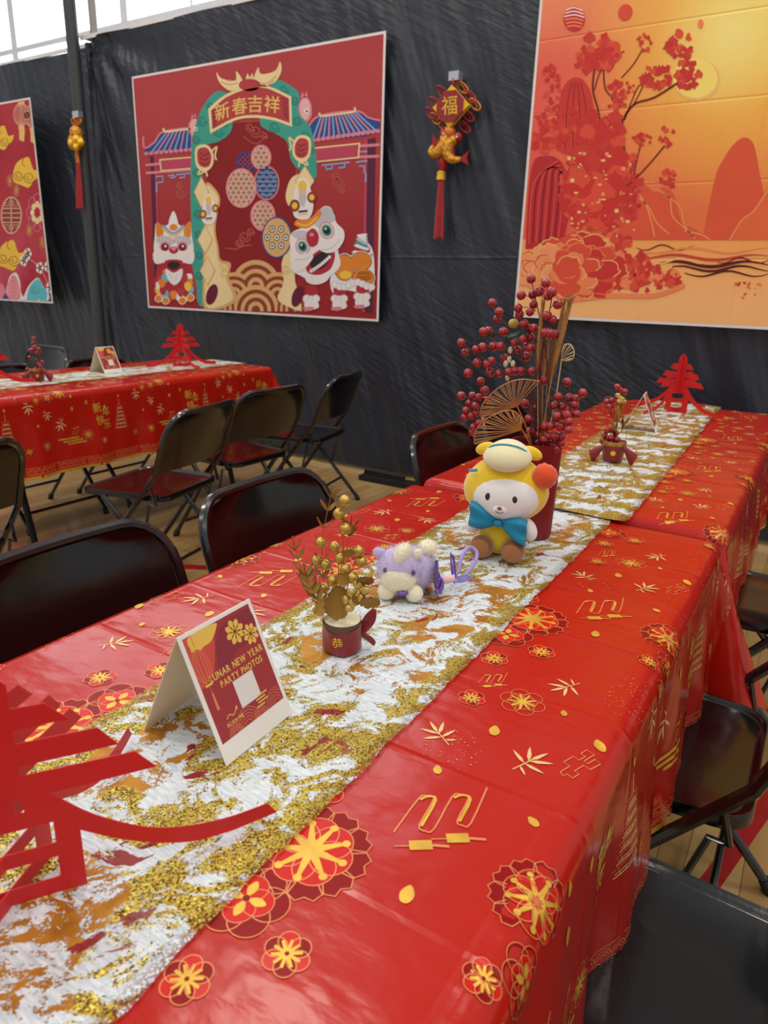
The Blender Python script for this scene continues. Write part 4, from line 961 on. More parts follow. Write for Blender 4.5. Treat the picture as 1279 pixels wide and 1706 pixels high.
for path, s in (([(315, 660), (320, 720), (290, 790), (240, 830), (205, 810), (225, 760)], 1), ([(440, 690), (385, 730), (350, 790), (355, 850), (400, 885), (470, 880)], -1)):
    pts = spline([rel(t, oz(q, OY - 0.02)) for q in path], 6); n = len(pts); rs = [0.008 + 0.023 * math.sin(PI * min(1, 0.18 + 0.80 * k / n)) for k in range(n)]
    f = MB().tube(pts, rs, 12).build('fish', fish_m, t)
    MB().ball(pts[0], (0.026, 0.024, 0.027), 12, 8).build('fish_head', fin_m, f); tl = MB(); e = pts[-1]; d = (pts[-1] - pts[-3]).normalized(); nrm = Vector((d.z, 0, -d.x))
    tl.prism([(0, -.008), (.045, -.036), (.034, 0), (.045, .036), (0, .008)], 0.012, lambda u, v, w: e + d * u + nrm * v + Vector((0, w, 0))); tl.build('tail_fin', fin_m, f, smooth=False)
    m_ = pts[n // 2]; d = (pts[n // 2 + 1] - pts[n // 2 - 1]).normalized(); nrm = Vector((d.z, 0, -d.x)) * s
    tl = MB(); tl.prism([(-.04, .022), (-.02, .044), (.025, .042), (.04, .022)], 0.010, lambda u, v, w: m_ + d * u + nrm * v + Vector((0, w, 0))); tl.build('back_fin', fin_m, f, smooth=False)
    MB().ball(pts[1] + Vector((0.008, -0.022, 0)), 0.008, 8, 6).build('eye', silver, f)
MB().tube(spline([rel(t, oz((320, 800))), rel(t, oz((300, 890))), rel(t, oz((310, 940))), rel(t, oz((292, 1000)))], 5), [0.012, .014, .017, .02, .023, .025, .026, .026, .025, .024, .022, .02, .018, .016, .014, .012], 8).build('knot', cord_m, t)
a = rel(t, oz((292, 988))); MB().lathe([(0.018, 0), (0.024, -.008), (0.022, -.02), (0.025, -.03), (0.024, -.045)], 12, a).build('gold_collar', gold_f, t)
tassel(t, oz((291, 1030)), oz((265, 1575)), 0.020)
def tz(q, y=OY - 0.05): return wall_at(q[0] / 4.489, 140 + q[1] / 4.489, y)
t = thing('hanging_ornament', 'golden gourd knot charm with red tassel hanging on the dark pole', 'wall ornament', tuple(tz((600, 930))))
p = rel(t, tz((580, 230))); MB().box(p.x - .035, p.x + .035, p.y - .02, p.y + .02, p.z - .022, p.z + .022).build('hook', silver, t, smooth=False)
MB().tube([rel(t, tz((578, 250))), rel(t, tz((572, 340)))], 0.008, 6).build('cord', cord_m, t)
for q in ((572, 285), (550, 280), (592, 280), (572, 300)):
    c = rel(t, tz(q)); MB().tube([c + Vector((.02 * math.cos(a), .004 * math.sin(2 * a), .018 * math.sin(a))) for a in [2 * PI * j / 12 for j in range(12)]], 0.008, 5, closed=True).build('cord_loop', MATS['orange_gold_cord'], t)
gr = lambda d, q: q * (1 + .08 * math.sin(d.x * 8 + d.z * 5) * math.cos(d.y * 7))
MB().ball(rel(t, tz((572, 365))), 0.050, 16, 10, shape=gr).build('upper_gourd', fish_m, t)
MB().ball(rel(t, tz((570, 435))), (0.080, 0.05, 0.062), 18, 12, shape=gr).build('lower_gourd', fish_m, t)
for q in ((535, 440), (605, 435), (572, 410), (572, 470)): MB().ball(rel(t, tz(q, OY - 0.09)), 0.026, 10, 7, shape=gr).build('gold_coin_bead', gold_f, t)
MB().tube(spline([rel(t, tz((574, 480))), rel(t, tz((578, 540))), rel(t, tz((585, 590)))], 6), 0.016, 7).build('knot', MATS['orange_gold_cord'], t)
tassel(t, tz((585, 585)), tz((598, 925)), 0.020)
# ------------------------------------------------------------------ gold print on the cloths
G, LN, PL, DR, BR = 'gold_foil_ink', 'pale_gold_line_ink', 'pale_leaf_ink', 'deep_red_petal_ink', 'bright_red_petal_ink'
class Tile:
    def __init__(s, P): s.P = P; s.c = (0, 0); s.a = 0.0
    def at(s, c, a=0.0): s.c = c; s.ca, s.sa = math.cos(a), math.sin(a); return s
    def q(s, x, y): return (s.c[0] + x * s.ca - y * s.sa, s.c[1] + x * s.sa + y * s.ca)
    def Q(s, pts): return [s.q(*p) for p in pts]
    def star(s, r, n, w, m, l, knob=0.0, r0=0.25):
        pts = []
        for k in range(n):
            a = 2 * PI * k / n; b = a + PI / n
            pts += [(r * math.cos(a - w), r * math.sin(a - w)), (r * math.cos(a + w), r * math.sin(a + w)), (r * r0 * math.cos(b), r * r0 * math.sin(b))]
        s.P.poly(s.Q(pts), m, l)
        if knob:
            for k in range(n): a = 2 * PI * k / n; s.P.oval(s.q(r * math.cos(a), r * math.sin(a)), knob, m, l, n=10)
    def big(s, r):
        for k in range(7):
            a = -1.75 + k * 0.62; b = [(r * .66 * math.cos(a - .38), r * .66 * math.sin(a - .38)), (r * .92 * math.cos(a - .32), r * .92 * math.sin(a - .32)), (r * 1.03 * math.cos(a - .14), r * 1.03 * math.sin(a - .14)), (r * .95 * math.cos(a), r * .95 * math.sin(a)), (r * 1.03 * math.cos(a + .14), r * 1.03 * math.sin(a + .14)), (r * .92 * math.cos(a + .32), r * .92 * math.sin(a + .32)), (r * .66 * math.cos(a + .38), r * .66 * math.sin(a + .38))]
            s.P.poly(s.Q(b), DR, 1 + .1 * k); s.P.stroke(s.Q(b), r * .022, LN, 2)
        for k in range(7):
            a = 2 * PI * k / 7; c = (r * .38 * math.cos(a), r * .38 * math.sin(a)); s.P.oval(s.q(*c), r * .36, BR, 2.2, n=18); s.P.ring(s.q(*c), r * .36, r * .02, LN, 3, n=20)
        s.star(r * .60, 9, .05, G, 4, r * .075, .34)
    def four(s, r):
        for k in range(6):
            a = 2 * PI * k / 6 + .3; c = (r * .55 * math.cos(a), r * .55 * math.sin(a)); s.P.oval(s.q(*c), r * .46, DR, 1 + .05 * k, n=18); s.P.ring(s.q(*c), r * .46, r * .025, LN, 2, n=20)
        for k in range(4):
            a = PI / 2 * k + .2; s.P.oval(s.q(r * .3 * math.cos(a), r * .3 * math.sin(a)), r * .36, BR, 2.3, n=16); s.P.ring(s.q(r * .3 * math.cos(a), r * .3 * math.sin(a)), r * .36, r * .02, LN, 3, n=18)
            pe = [(r * .10, -r * .04), (r * .3, -r * .12), (r * .50, 0), (r * .3, r * .12), (r * .10, r * .04)]; ca, sa = math.cos(a), math.sin(a); s.P.blob(s.Q([(x * ca - y * sa, x * sa + y * ca) for x, y in pe]), G, 4, 3)
        s.P.oval(s.q(0, 0), r * .09, DR, 5, n=10)
    def small(s, r):
        for k in range(6):
            a = 2 * PI * k / 6; c = (r * .55 * math.cos(a), r * .55 * math.sin(a)); s.P.oval(s.q(*c), r * .44, DR if k % 2 else BR, 1 + .05 * k, n=14); s.P.ring(s.q(*c), r * .44, r * .045, LN, 2, n=16)
        s.star(r * .62, 10, .10, G, 3, 0, .38); s.P.oval(s.q(0, 0), r * .10, DR, 4, n=8)
    def line(s, r):
        for k in range(6):
            a = 2 * PI * k / 6; s.P.ring(s.q(r * .6 * math.cos(a), r * .6 * math.sin(a)), r * .42, r * .03, LN, 2, n=18)
        for k in range(6):
            a = 2 * PI * k / 6 + .5; s.P.ring(s.q(r * .34 * math.cos(a), r * .34 * math.sin(a)), r * .32, r * .025, LN, 2, n=16)
        s.star(r * .58, 9, .09, G, 3, r * .05, .3)
    def petal(s, r): s.P.blob(s.Q([(0, r), (r * .62, r * .1), (r * .45, -r * .75), (0, -r), (-r * .45, -r * .75), (-r * .62, r * .1)]), G, 2, 4)
    def bamboo(s, r):
        s.P.stroke(s.Q([(0, -r * .9), (.02 * r, -.2 * r), (0, r * .2)]), r * .05, PL, 2)
        for a, ln, y0 in ((.1, .95, .1), (.75, 1.0, 0), (-.7, .95, 0), (1.35, .9, -.25), (-1.3, .9, -.25), (2.0, .6, -.5)):
            b = [(0, 0), (.10, .35), (.06, .75), (0, 1), (-.07, .7), (-.09, .3)]; ca, sa = math.cos(-a), math.sin(-a)
            s.P.poly(s.Q([((x * ca - y * sa) * ln * r, (x * sa + y * ca) * ln * r + y0 * r) for x, y in b]), PL, 2)
    def lantern_s(s, r):
        def hook(x0, y0, w, h):
            return [(x0, y0), (x0, y0 + h), (x0 + w * .3, y0 + h * 1.08), (x0 + w * .7, y0 + h * 1.08), (x0 + w, y0 + h), (x0 + w, y0)]
        pts = [(-r, -.35 * r), (-.55 * r, .35 * r), (-.42 * r, .42 * r), (-.30 * r, .34 * r), (-.60 * r, -.22 * r), (-.52 * r, -.34 * r), (-.38 * r, -.30 * r), (0, .38 * r), (.14 * r, .44 * r), (.26 * r, .34 * r), (0, -.14 * r), (.06 * r, -.24 * r), (.2 * r, -.2 * r), (.62 * r, .6 * r)]
        s.P.stroke(s.Q(spl2(pts, 3, False)), r * .028, LN, 2); s.P.stroke(s.Q(spl2([(p[0] + .03 * r, p[1] - .02 * r) for p in pts[1:5]], 3, False)), r * .045, G, 3); s.P.stroke(s.Q(spl2([(p[0] + .03 * r, p[1] - .02 * r) for p in pts[7:11]], 3, False)), r * .045, G, 3)
        for cx, cy in ((-.62, -.62), (-.05, -.50)):
            s.P.poly(s.Q([((cx - .17) * r, (cy - .08) * r), ((cx + .17) * r, (cy - .08) * r), ((cx + .17) * r, (cy + .10) * r), ((cx - .17) * r, (cy + .10) * r)]), G, 2); s.P.stroke(s.Q([((cx - .4) * r, cy * r), ((cx - .17) * r, cy * r)]), r * .02, LN, 2); s.P.stroke(s.Q([((cx + .17) * r, cy * r), ((cx + .42) * r, (cy - .03) * r)]), r * .05, LN, 2)
    def cross(s, r):
        pts = [(-.2, -1), (-.2, -.4), (-.6, -.4), (-.6, .2), (-.2, .2), (-.2, .6), (-.5, .6), (-.5, 1), (0, 1), (0, .3), (.25, .3), (.25, .8), (.6, .8), (.6, .1), (.2, .1), (.2, -.5), (.5, -.5), (.5, -.9), (.1, -.9), (.1, -1.1), (-.2, -1)]
        s.P.stroke(s.Q([(x * r * .75, y * r) for x, y in pts]), r * .05, LN, 2)
    def dots(s, rx, ry, n, seed):
        r5 = random.Random(seed)
        for _ in range(n):
            a = r5.uniform(0, 2 * PI); q = math.sqrt(r5.random()); d = 0.0005 + 0.0007 * r5.random() ** 2; s.P.oval(s.q(rx * q * math.cos(a), ry * q * math.sin(a)), d, LN, 2, n=5)
    def pagoda(s, r):                      # stands up along local -x (towards the table edge)
        for k in range(6):
            y = k * .34 * r; w_ = (.62 - .07 * k) * r
            s.P.stroke(s.Q([(-y, -w_), (-y, w_)]), .045 * r, PL, 2); s.P.stroke(s.Q([(-y - .09 * r, -w_ * .92), (-y - .09 * r, w_ * .92)]), .03 * r, PL, 2)
            for m in (-.6, -.2, .2, .6): s.P.stroke(s.Q([(-y, m * w_), (-y - .09 * r, m * w_)]), .025 * r, PL, 2)
            s.P.stroke(s.Q(spl2([(-y - .22 * r, -w_ * 1.15), (-y - .26 * r, -w_ * .6), (-y - .30 * r, 0), (-y - .26 * r, w_ * .6), (-y - .22 * r, w_ * 1.15)], 3, False)), .02 * r, LN, 2)
            for m in (-.7, .7): s.P.stroke(s.Q([(-y - .09 * r, m * w_), (-y - .25 * r, m * w_)]), .02 * r, LN, 2)
        s.P.stroke(s.Q([(-2.0 * r, 0), (-2.5 * r, 0)]), .03 * r, PL, 2)
PER = 0.542
TOPS = [('big', (-.300, .389), 0.1, .052), ('four', (-.312, .320), 0, .036), ('small', (-.254, .300), 0, .019), ('small', (-.300, .246), 0, .019), ('small', (-.338, .455), 0, .024), ('line', (-.231, .712), 0, .027),
        ('lantern_s', (-.214, .498), .62, .060), ('bamboo', (-.185, .611), -.4, .026), ('cross', (-.139, .636), -.35, .026), ('petal', (-.236, .640), .3, .0095), ('petal', (-.258, .545), .5, .007), ('petal', (-.207, .395), .2, .0095), ('petal', (-.182, .718), .4, .006), ('petal', (-.130, .680), .6, .010),
        ('bamboo', (-.285, .600), 1.0, .024), ('bamboo', (-.197, .775), 2.6, .024), ('small', (-.285, .685), 0, .017), ('lantern_s', (-.276, .742), .6, .026), ('petal', (-.15, .53), 1.0, .007), ('line', (-.36, .62), 0, .024), ('bamboo', (-.40, .50), 2.0, .022), ('small', (-.42, .35), 0, .02), ('petal', (-.40, .70), .2, .008),
        ('big', (-.116, .450), 2.2, .040), ('four', (-.095, .392), .4, .026), ('small', (-.125, .362), 0, .016), ('small', (-.088, .340), 0, .016), ('petal', (-.09, .50), 1.2, .007)]
SIDE = [('pagoda', (.165, .20), 0, .052), ('bamboo', (.02, .30), -1.5, .030), ('petal', (.06, .12), -1.57, .010), ('petal', (.03, .03), -1.57, .009), ('line', (.17, .02), 0, .026), ('small', (.19, .36), 0, .022), ('bamboo', (.11, .44), -2.0, .032), ('lantern_s', (.15, .50), -1.6, .030), ('petal', (.05, .50), -1.57, .010), ('bamboo', (.06, .38), -1.2, .026), ('small', (.205, .09), 0, .018), ('petal', (.02, .20), -1.57, .007), ('four', (.20, .28), .3, .022), ('petal', (.10, .33), -1.57, .007)]
def print_cloth(key, shift):
    o, S, (x0, x1, y0, y1) = CL[key]; P = Print(); T = Tile(P); cxn = (NEAR[0] + NEAR[1]) / 2; dx = (x0 + x1) / 2 - cxn; r5 = 0
    def ok(y): return y0 + .02 < y < y1 - .03
    for k in range(-3, 8):
        for nm, c, a, r in TOPS:
            y = c[1] + k * PER + shift
            if ok(y): getattr(T.at((c[0] + dx, y), a), nm)(r)
            y2 = 1.307 - c[1] + k * PER + shift
            if ok(y2) and c[0] < -.085: getattr(T.at((2 * cxn - c[0] + dx, y2), a + PI), nm)(r)
        for cc, rx, ry, n in (((-.262, .585), .035, .035, 60), ((-.125, .80), .030, .05, 70)):
            y = cc[1] + k * PER + shift
            if ok(y): T.at((cc[0] + dx, y)).dots(rx, ry, n, k + 3)
            y = 1.307 - cc[1] + k * PER + shift
            if ok(y): T.at((2 * cxn - cc[0] + dx, y)).dots(rx, ry, n, k + 9)
        for nm, c, a, r in SIDE:
            y = c[1] + k * PER + shift
            if ok(y): getattr(T.at((x1 + .015 + c[0], y), a), nm)(r)
        yy = k * PER + shift + .08
        for ch, u, v in (('新', 0, 0), ('年', .045, .022), ('快', .008, .055), ('乐', .042, .078)):
            if ok(yy + u): P.text(ch, (x1 + .075 + v, yy + u), .046, 'gold_foil_ink', 2, dx=(0, 1), dy=(-1, 0))
        for j in range(3):
            if ok(yy - .2): P.stroke([(x1 + .19 + j * .012, yy - .20 + j * .02), (x1 + .19 + j * .012, yy - .10 + j * .015)], .007, 'gold_foil_ink', 2)
    # hem: gold selvedge and a band of scales
    xe = x1 + DROP + RC * (PI / 2 - 1); n = int((y1 - y0) / .02)
    P.poly([(xe - .012, y0), (xe - .0005, y0), (xe - .0005, y1), (xe - .012, y1)], 'hem_gold_ink', 1); P.stroke([(xe - .048, y0), (xe - .048, y1)], .0016, LN, 1)
    for i in range(int((y1 - y0) / .026)):
        for j in range(2):
            c = (xe - .015 - .016 * j, y0 + .013 + .026 * i + .013 * (j % 2))
            for q in (.0125, .0085, .0045): P.stroke([(c[0] - q * math.sin(PI * k / 8), c[1] - q * math.cos(PI * k / 8)) for k in range(9)], .0012, LN, 1)
    # hanging corner of the near end
    for sy in (1,):
        if key == 'near': T.at((x1 + .13, y1 + .06), .6).line(.04); T.at((x1 + .06, y1 + .04), -1.0).bamboo(.035); T.at((x1 + .16, y1 + .14), .7).bamboo(.035)
        if key == 'far': T.at((x1 + .17, y0 - .09), -.55).pagoda(.045); T.at((x1 + .10, y0 - .03), -.8).bamboo(.03)
    P.build('gold_print', lambda u, v, l: S(u, v, 0.0006 + l * 0.00012), o, maxedge=0.03)
print_cloth('near', 0.0); print_cloth('far', 0.03); print_cloth('left', 0.28)

# ------------------------------------------------------------------ wall posters
def art(name, rgb): mat('print_' + name, rgb, 0.62, spec=0.25, var=0.05, vscale=5)
for nm, c in dict(red=(182, 66, 68), red2=(154, 40, 44), red3=(140, 30, 36), crimson=(178, 44, 60), cream=(238, 214, 160), white=(236, 230, 226), blue=(44, 78, 142), sky=(140, 168, 214), navy=(40, 44, 84), pink=(222, 132, 148), rose=(190, 70, 98), plum=(92, 38, 66), teal=(66, 160, 142), teal2=(40, 120, 112), beige=(228, 184, 158), sand=(216, 172, 112), brown=(146, 62, 46), orange=(226, 134, 52), yellow=(240, 196, 70), black=(46, 36, 40), grey=(196, 192, 196), line=(192, 98, 84), lineb=(150, 100, 96), gold=(236, 196, 110), deep=(104, 28, 56), aqua=(96, 190, 206), blush=(236, 176, 180)).items(): art(nm, c)
PY = BY - 0.062
def poster_base(name, label, x0, x1, z0, z1, m, border=0.014):
    t = thing(name, label, 'poster', ((x0 + x1) / 2, PY, z0), 0)
    ox, oz_ = (x0 + x1) / 2, z0
    MB().box(x0 - ox, x1 - ox, 0, 0.004, 0, z1 - z0).build('cloth_sheet', mat('white_poster_edge', (230, 224, 222), 0.6), t, smooth=False)
    MB().box(x0 - ox + border, x1 - ox - border, -0.0006, 0.0002, border, z1 - z0 - border).build('printed_ground', m, t, smooth=False)
    return t
def to_poster(t, z, sc): # zoomed-picture coordinates -> poster plane
    def X(x, y):
        p = wall_at(z[0] + x / sc, z[1] + y / sc, PY); return (p.x - t.location.x, p.z - t.location.z)
    return X
def finish(P, t, hw=1.036, h=1.546): P.build('printed_design', lambda u, v, l: Vector((max(-hw, min(hw, u)), -0.0012 - 0.00025 * l, max(0.016, min(h, v)))), t)

def ground2():
    g = NT('lion_poster_ground'); n = g.noise(g.tc, 1.6, 3).outputs['Fac']; sep = g.n('SeparateXYZ', {0: g.tc})
    c = g.mix(g.step(sep.outputs[2], 0.3, 1.2), srgb(160, 40, 42), srgb(184, 70, 72)); c = g.mix(g.math('MULTIPLY', n, 0.25), c, srgb(140, 30, 36))
    h = g.noise(g.mapping(g.tc, scale=(1, 1, .5)), 3, 3).outputs['Fac']
    return g.set(Base_Color=c, Roughness=0.6, Specular_IOR_Level=0.25, Normal=g.bump(h, .3, .05))
t = poster_base('lion_dance_poster', 'large red poster of lion dancers, archway and Chinese greeting, in the middle', -4.53, -2.418, 0.998, 2.566, ground2())
P = Print(); P.X = to_poster(t, (220, 40), 2.907); p_ = 'print_'
def pb(pts, c, l=1, n=5): P.blob(pts, p_ + c, l, n)
def pp_(pts, c, l=1): P.poly(pts, p_ + c, l)
def po(x, y, rx, ry, c, l=1, rot=0.0, n=22): P.oval((x, y), rx, p_ + c, l, ry=ry, rot=rot, n=n)
def pr(x, y, rx, ry, wd, c, l=1, a0=0, a1=2 * PI, rot=0.0): P.ring((x, y), rx, wd, p_ + c, l, ry=ry, a0=a0, a1=a1, rot=rot)
def ps(pts, wd, c, l=1, sm=True, closed=False): P.stroke(spl2(pts, 5, closed) if sm else pts, wd, p_ + c, l, closed=closed)
def swirl(x, y, s, c, l, wd=3):
    ps([(x + s * math.cos(a) * (1 - a / 14), y + s * math.sin(a) * (1 - a / 14)) for a in [k * .5 for k in range(22)]], wd, c, l)
pp_([(470, 480), (700, 470), (790, 640), (800, 1250), (400, 1250), (350, 620)], 'red3', 1)
# gate halls either side
for side in (0, 1):
    if side == 0: col = [(88, 640), (108, 640), (135, 1350), (112, 1350)]; pk = [(108, 640), (118, 640), (142, 1350), (135, 1350)]
    else: col = [(1135, 560), (1180, 550), (1165, 1400), (1122, 1395)]; pk = [(1128, 560), (1140, 560), (1128, 1395), (1116, 1395)]
    pp_(col, 'plum', 2); pp_(pk, 'rose', 3)
pp_([(62, 602), (105, 575), (150, 525), (295, 505), (295, 610), (62, 634)], 'blue', 3); ps([(55, 545), (62, 600), (110, 572), (152, 522), (295, 502)], 9, 'pink', 5); ps([(152, 505), (165, 522), (230, 514), (290, 508)], 9, 'cream', 6)
for k in range(8): ps([(170 + k * 17, 522 - k * 2), (95 + k * 28, 622 - k * 3)], 7, 'pink' if k % 2 else 'sky', 4)
for k in range(10): po(70 + k * 24, 628 - k * 2.2, 11, 9, 'pink', 5)
pp_([(850, 506), (905, 448), (1085, 425), (1190, 470), (1215, 480), (1195, 525), (1120, 545), (870, 568)], 'blue', 3); ps([(850, 510), (905, 446), (1085, 422), (1150, 455), (1218, 465), (1226, 420)], 9, 'pink', 5); ps([(908, 430), (920, 446), (1000, 436), (1075, 424), (1078, 404)], 9, 'cream', 6)
for k in range(13): ps([(915 + k * 14, 450 - k * 2), (875 + k * 26, 560 - k * 3.2)], 8, 'pink' if k % 2 else 'sky', 4)
for k in range(14): po(878 + k * 24, 563 - k * 3.4, 12, 10, 'pink', 5)
ps([(66, 684), (290, 662)], 12, 'pink', 4, False); ps([(68, 722), (290, 706)], 12, 'pink', 4, False); pp_([(132, 655), (292, 642), (292, 702), (140, 715)], 'cream', 5); pp_([(138, 661), (292, 648), (292, 696), (145, 708)], 'rose', 6)
ps([(880, 605), (1200, 585)], 14, 'pink', 4, False); ps([(880, 655), (1198, 640)], 14, 'pink', 4, False); pp_([(880, 598), (1106, 575), (1100, 650), (885, 672)], 'cream', 5); pp_([(888, 605), (1098, 583), (1093, 643), (892, 664)], 'rose', 6)
for pts in ([(115, 740), (150, 737), (150, 765), (120, 770), (120, 815)], [(175, 735), (285, 722)], [(185, 745), (210, 742), (210, 728)], [(230, 745), (255, 742), (255, 726)]): ps(pts, 7, 'sky', 4, False)
for pts in ([(920, 685), (1055, 670)], [(940, 690), (940, 705), (970, 700), (970, 682)], [(1000, 698), (1030, 694), (1030, 676)], [(1085, 670), (1140, 662)], [(1100, 690), (1125, 687), (1125, 720), (1132, 722), (1132, 765)], [(1105, 620), (1140, 616)]): ps(pts, 8, 'sky', 4, False)
# teal cloud arch
pb([(325, 1358), (295, 1240), (288, 1000), (284, 800), (288, 620), (300, 520), (330, 430), (365, 370), (415, 325), (470, 345), (490, 420), (480, 520), (420, 570), (352, 590), (342, 660), (346, 850), (352, 1050), (350, 1220), (352, 1350)], 'teal', 7, 4)
pb([(640, 300), (680, 285), (712, 272), (770, 300), (812, 345), (808, 430), (860, 490), (880, 560), (893, 650), (892, 745), (850, 735), (795, 695), (768, 650), (750, 570), (700, 535), (650, 510), (620, 470)], 'teal', 7, 4)
for x, y, s in ((340, 470, 26), (420, 520, 28), (380, 400, 22), (450, 480, 20), (310, 560, 22), (318, 640, 20), (315, 720, 22), (318, 820, 22), (320, 920, 22), (322, 1020, 20), (325, 1120, 20), (325, 1220, 20), (690, 500, 28), (735, 320, 24), (790, 370, 22), (800, 470, 24), (840, 540, 24), (865, 610, 20), (820, 690, 22), (670, 310, 20)): swirl(x, y, s, 'teal2', 8, 5)
# banner
pp_(spl2([(370, 412), (450, 345), (555, 303), (650, 297), (772, 352)], 6, False) + [(776, 498)] + spl2([(700, 470), (600, 455), (500, 468), (380, 532)], 6, False), 'cream', 9)
pp_(spl2([(384, 420), (455, 358), (555, 317), (648, 311), (760, 360)], 6, False) + [(764, 480)] + spl2([(698, 456), (600, 441), (500, 454), (392, 510)], 6, False), 'red', 10)
for k in range(7):
    ps([(388, 425 + k * 13), (415 - k, 412 + k * 13)], 4, 'deep', 11, False); ps([(762, 372 + k * 15), (725 + 2 * k, 360 + k * 14)], 4, 'deep', 11, False)
for ch, x, y, a in (('新', 441, 425, -.28), ('春', 525, 400, -.16), ('吉', 600, 390, .0), ('祥', 682, 392, .10)):
    P.text(ch, (x, y), 88, p_ + 'gold', 12, dx=(math.cos(a) * .9, math.sin(a)), dy=(math.sin(a) * .3, -math.cos(a) * 1.0))
pb([(410, 232), (425, 285), (478, 325), (530, 305), (535, 270), (505, 228), (505, 268), (470, 272), (430, 262)], 'cream', 9, 3); pb([(718, 182), (725, 230), (690, 285), (620, 305), (585, 285), (612, 210), (622, 240), (660, 240), (700, 222)], 'cream', 9, 3); pp_([(548, 280), (560, 238), (572, 260), (585, 236), (592, 285)], 'cream', 9); po(570, 296, 52, 30, 'red', 10)
for a, b in (((430, 280), (515, 285)), ((440, 262), (510, 270)), ((600, 275), (700, 250)), ((610, 290), (690, 270))): ps([a, ((a[0] + b[0]) / 2, a[1] + 14), b], 3, 'line', 10)
# pink fish
for x, y, s in ((838, 410, 1.0), (302, 500, .8)):
    pb([(x - 30 * s, y - 30 * s), (x, y - 60 * s), (x + 28 * s, y - 30 * s), (x + 34 * s, y + 30 * s), (x + 10 * s, y + 68 * s), (x - 20 * s, y + 50 * s), (x - 34 * s, y + 10 * s)], 'pink', 6); pb([(x - 24 * s, y - 20 * s), (x, y - 50 * s), (x + 22 * s, y - 26 * s), (x + 24 * s, y + 24 * s), (x + 6 * s, y + 56 * s), (x - 16 * s, y + 40 * s)], 'blush', 6.5); po(x + 8 * s, y + 12 * s, 12 * s, 13 * s, 'white', 8); po(x + 9 * s, y + 13 * s, 5 * s, 6 * s, 'black', 9); pp_([(x - 22 * s, y - 52 * s), (x - 12 * s, y - 82 * s), (x - 2 * s, y - 62 * s), (x + 8 * s, y - 86 * s), (x + 14 * s, y - 56 * s)], 'pink', 6)
# little red dragons
for x, y, f in ((352, 655, 1), (822, 610, -1)):
    pb([(x - 42 * f, y - 55), (x + 10 * f, y - 70), (x + 42 * f, y - 30), (x + 40 * f, y + 30), (x, y + 62), (x - 40 * f, y + 30)], 'cream', 11, 4); pb([(x - 32 * f, y - 44), (x + 8 * f, y - 56), (x + 32 * f, y - 22), (x + 28 * f, y + 26), (x, y + 40), (x - 30 * f, y + 20)], 'red', 12, 4)
    ps([(x + 38 * f, y - 40), (x + 60 * f, y - 60), (x + 52 * f, y - 20), (x + 58 * f, y + 5)], 8, 'cream', 12); ps([(x - 20 * f, y + 50), (x - 30 * f, y + 75), (x + 5 * f, y + 60), (x + 14 * f, y + 84)], 8, 'cream', 12)
    for k in range(3): ps([(x - 20 * f, y - 30 + k * 22), (x + 2 * f, y - 18 + k * 22), (x + 22 * f, y - 30 + k * 22)], 4, 'deep', 13)
# fan circles
def latt(x, y, rx, ry, base, edge, line, l, style):
    po(x, y, rx, ry, edge, l); po(x, y, rx - 7, ry - 7, base, l + .5)
    def inside(px, py): return ((px - x) / (rx - 9)) ** 2 + ((py - y) / (ry - 9)) ** 2 < 1
    if style == 'tri':
        for a in (0, PI / 3, -PI / 3):
            for k in range(-6, 7):
                o = k * 22; d = (math.cos(a), math.sin(a)); q = (-d[1], d[0]); pts = [(x + q[0] * o + d[0] * s, y + q[1] * o + d[1] * s) for s in range(-110, 111, 4)]; pts = [p for p in pts if inside(*p)]
                if len(pts) > 1: P.stroke([pts[0], pts[-1]], 3.2, p_ + line, l + 1)
    elif style == 'wave':
        for j in range(-4, 5):
            for i in range(-3, 4):
                cx, cy = x + i * 34 + (17 if j % 2 else 0), y + j * 22
                for q in (16, 10, 4):
                    pts = [(cx + q * math.cos(PI + PI * k / 8), cy + q * math.sin(PI + PI * k / 8)) for k in range(9)]; pts = [p for p in pts if inside(*p)]
                    if len(pts) > 2: P.stroke(pts, 3.6, p_ + line, l + 1)
    elif style == 'eye':
        for j in range(-2, 3):
            for i in range(-2, 3):
                cx, cy = x + i * 44 + (22 if j % 2 else 0), y + j * 40
                if ((cx - x) / (rx - 22)) ** 2 + ((cy - y) / (ry - 24)) ** 2 < 1: po(cx, cy, 15, 18, 'navy', l + 1, n=14); po(cx, cy, 11, 13, 'white', l + 2, n=12); po(cx, cy, 5, 7, 'navy', l + 3, n=10)
    elif style == 'net':
        for a in (PI / 4, -PI / 4):
            for k in range(-4, 5):
                d = (math.cos(a), math.sin(a)); q = (-d[1], d[0]); pts = [(x + q[0] * k * 16 + d[0] * s, y + q[1] * k * 16 + d[1] * s) for s in range(-70, 71, 3)]; pts = [p for p in pts if inside(*p)]
                if len(pts) > 1: P.stroke([pts[0], pts[-1]], 4, p_ + line, l + 1)
latt(560, 668, 54, 52, 'navy', 'blue', 'rose', 3, 'net'); latt(626, 646, 50, 62, 'beige', 'pink', 'lineb', 6, 'tri'); latt(653, 770, 62, 84, 'navy', 'pink', 'sky', 6, 'wave'); latt(530, 795, 75, 97, 'beige', 'pink', 'lineb', 9, 'tri'); latt(635, 928, 61, 76, 'beige', 'pink', 'lineb', 9, 'tri'); latt(702, 1034, 74, 101, 'sand', 'blue', 'navy', 12, 'eye')
for x, y, s in ((600, 520, 32), (570, 500, 22), (640, 540, 18), (235, 820, 26), (230, 780, 18), (1000, 770, 30), (985, 735, 20), (1015, 800, 18), (545, 1030, 28), (575, 1005, 20), (520, 1060, 20)): swirl(x, y, s, 'line', 2, 4)
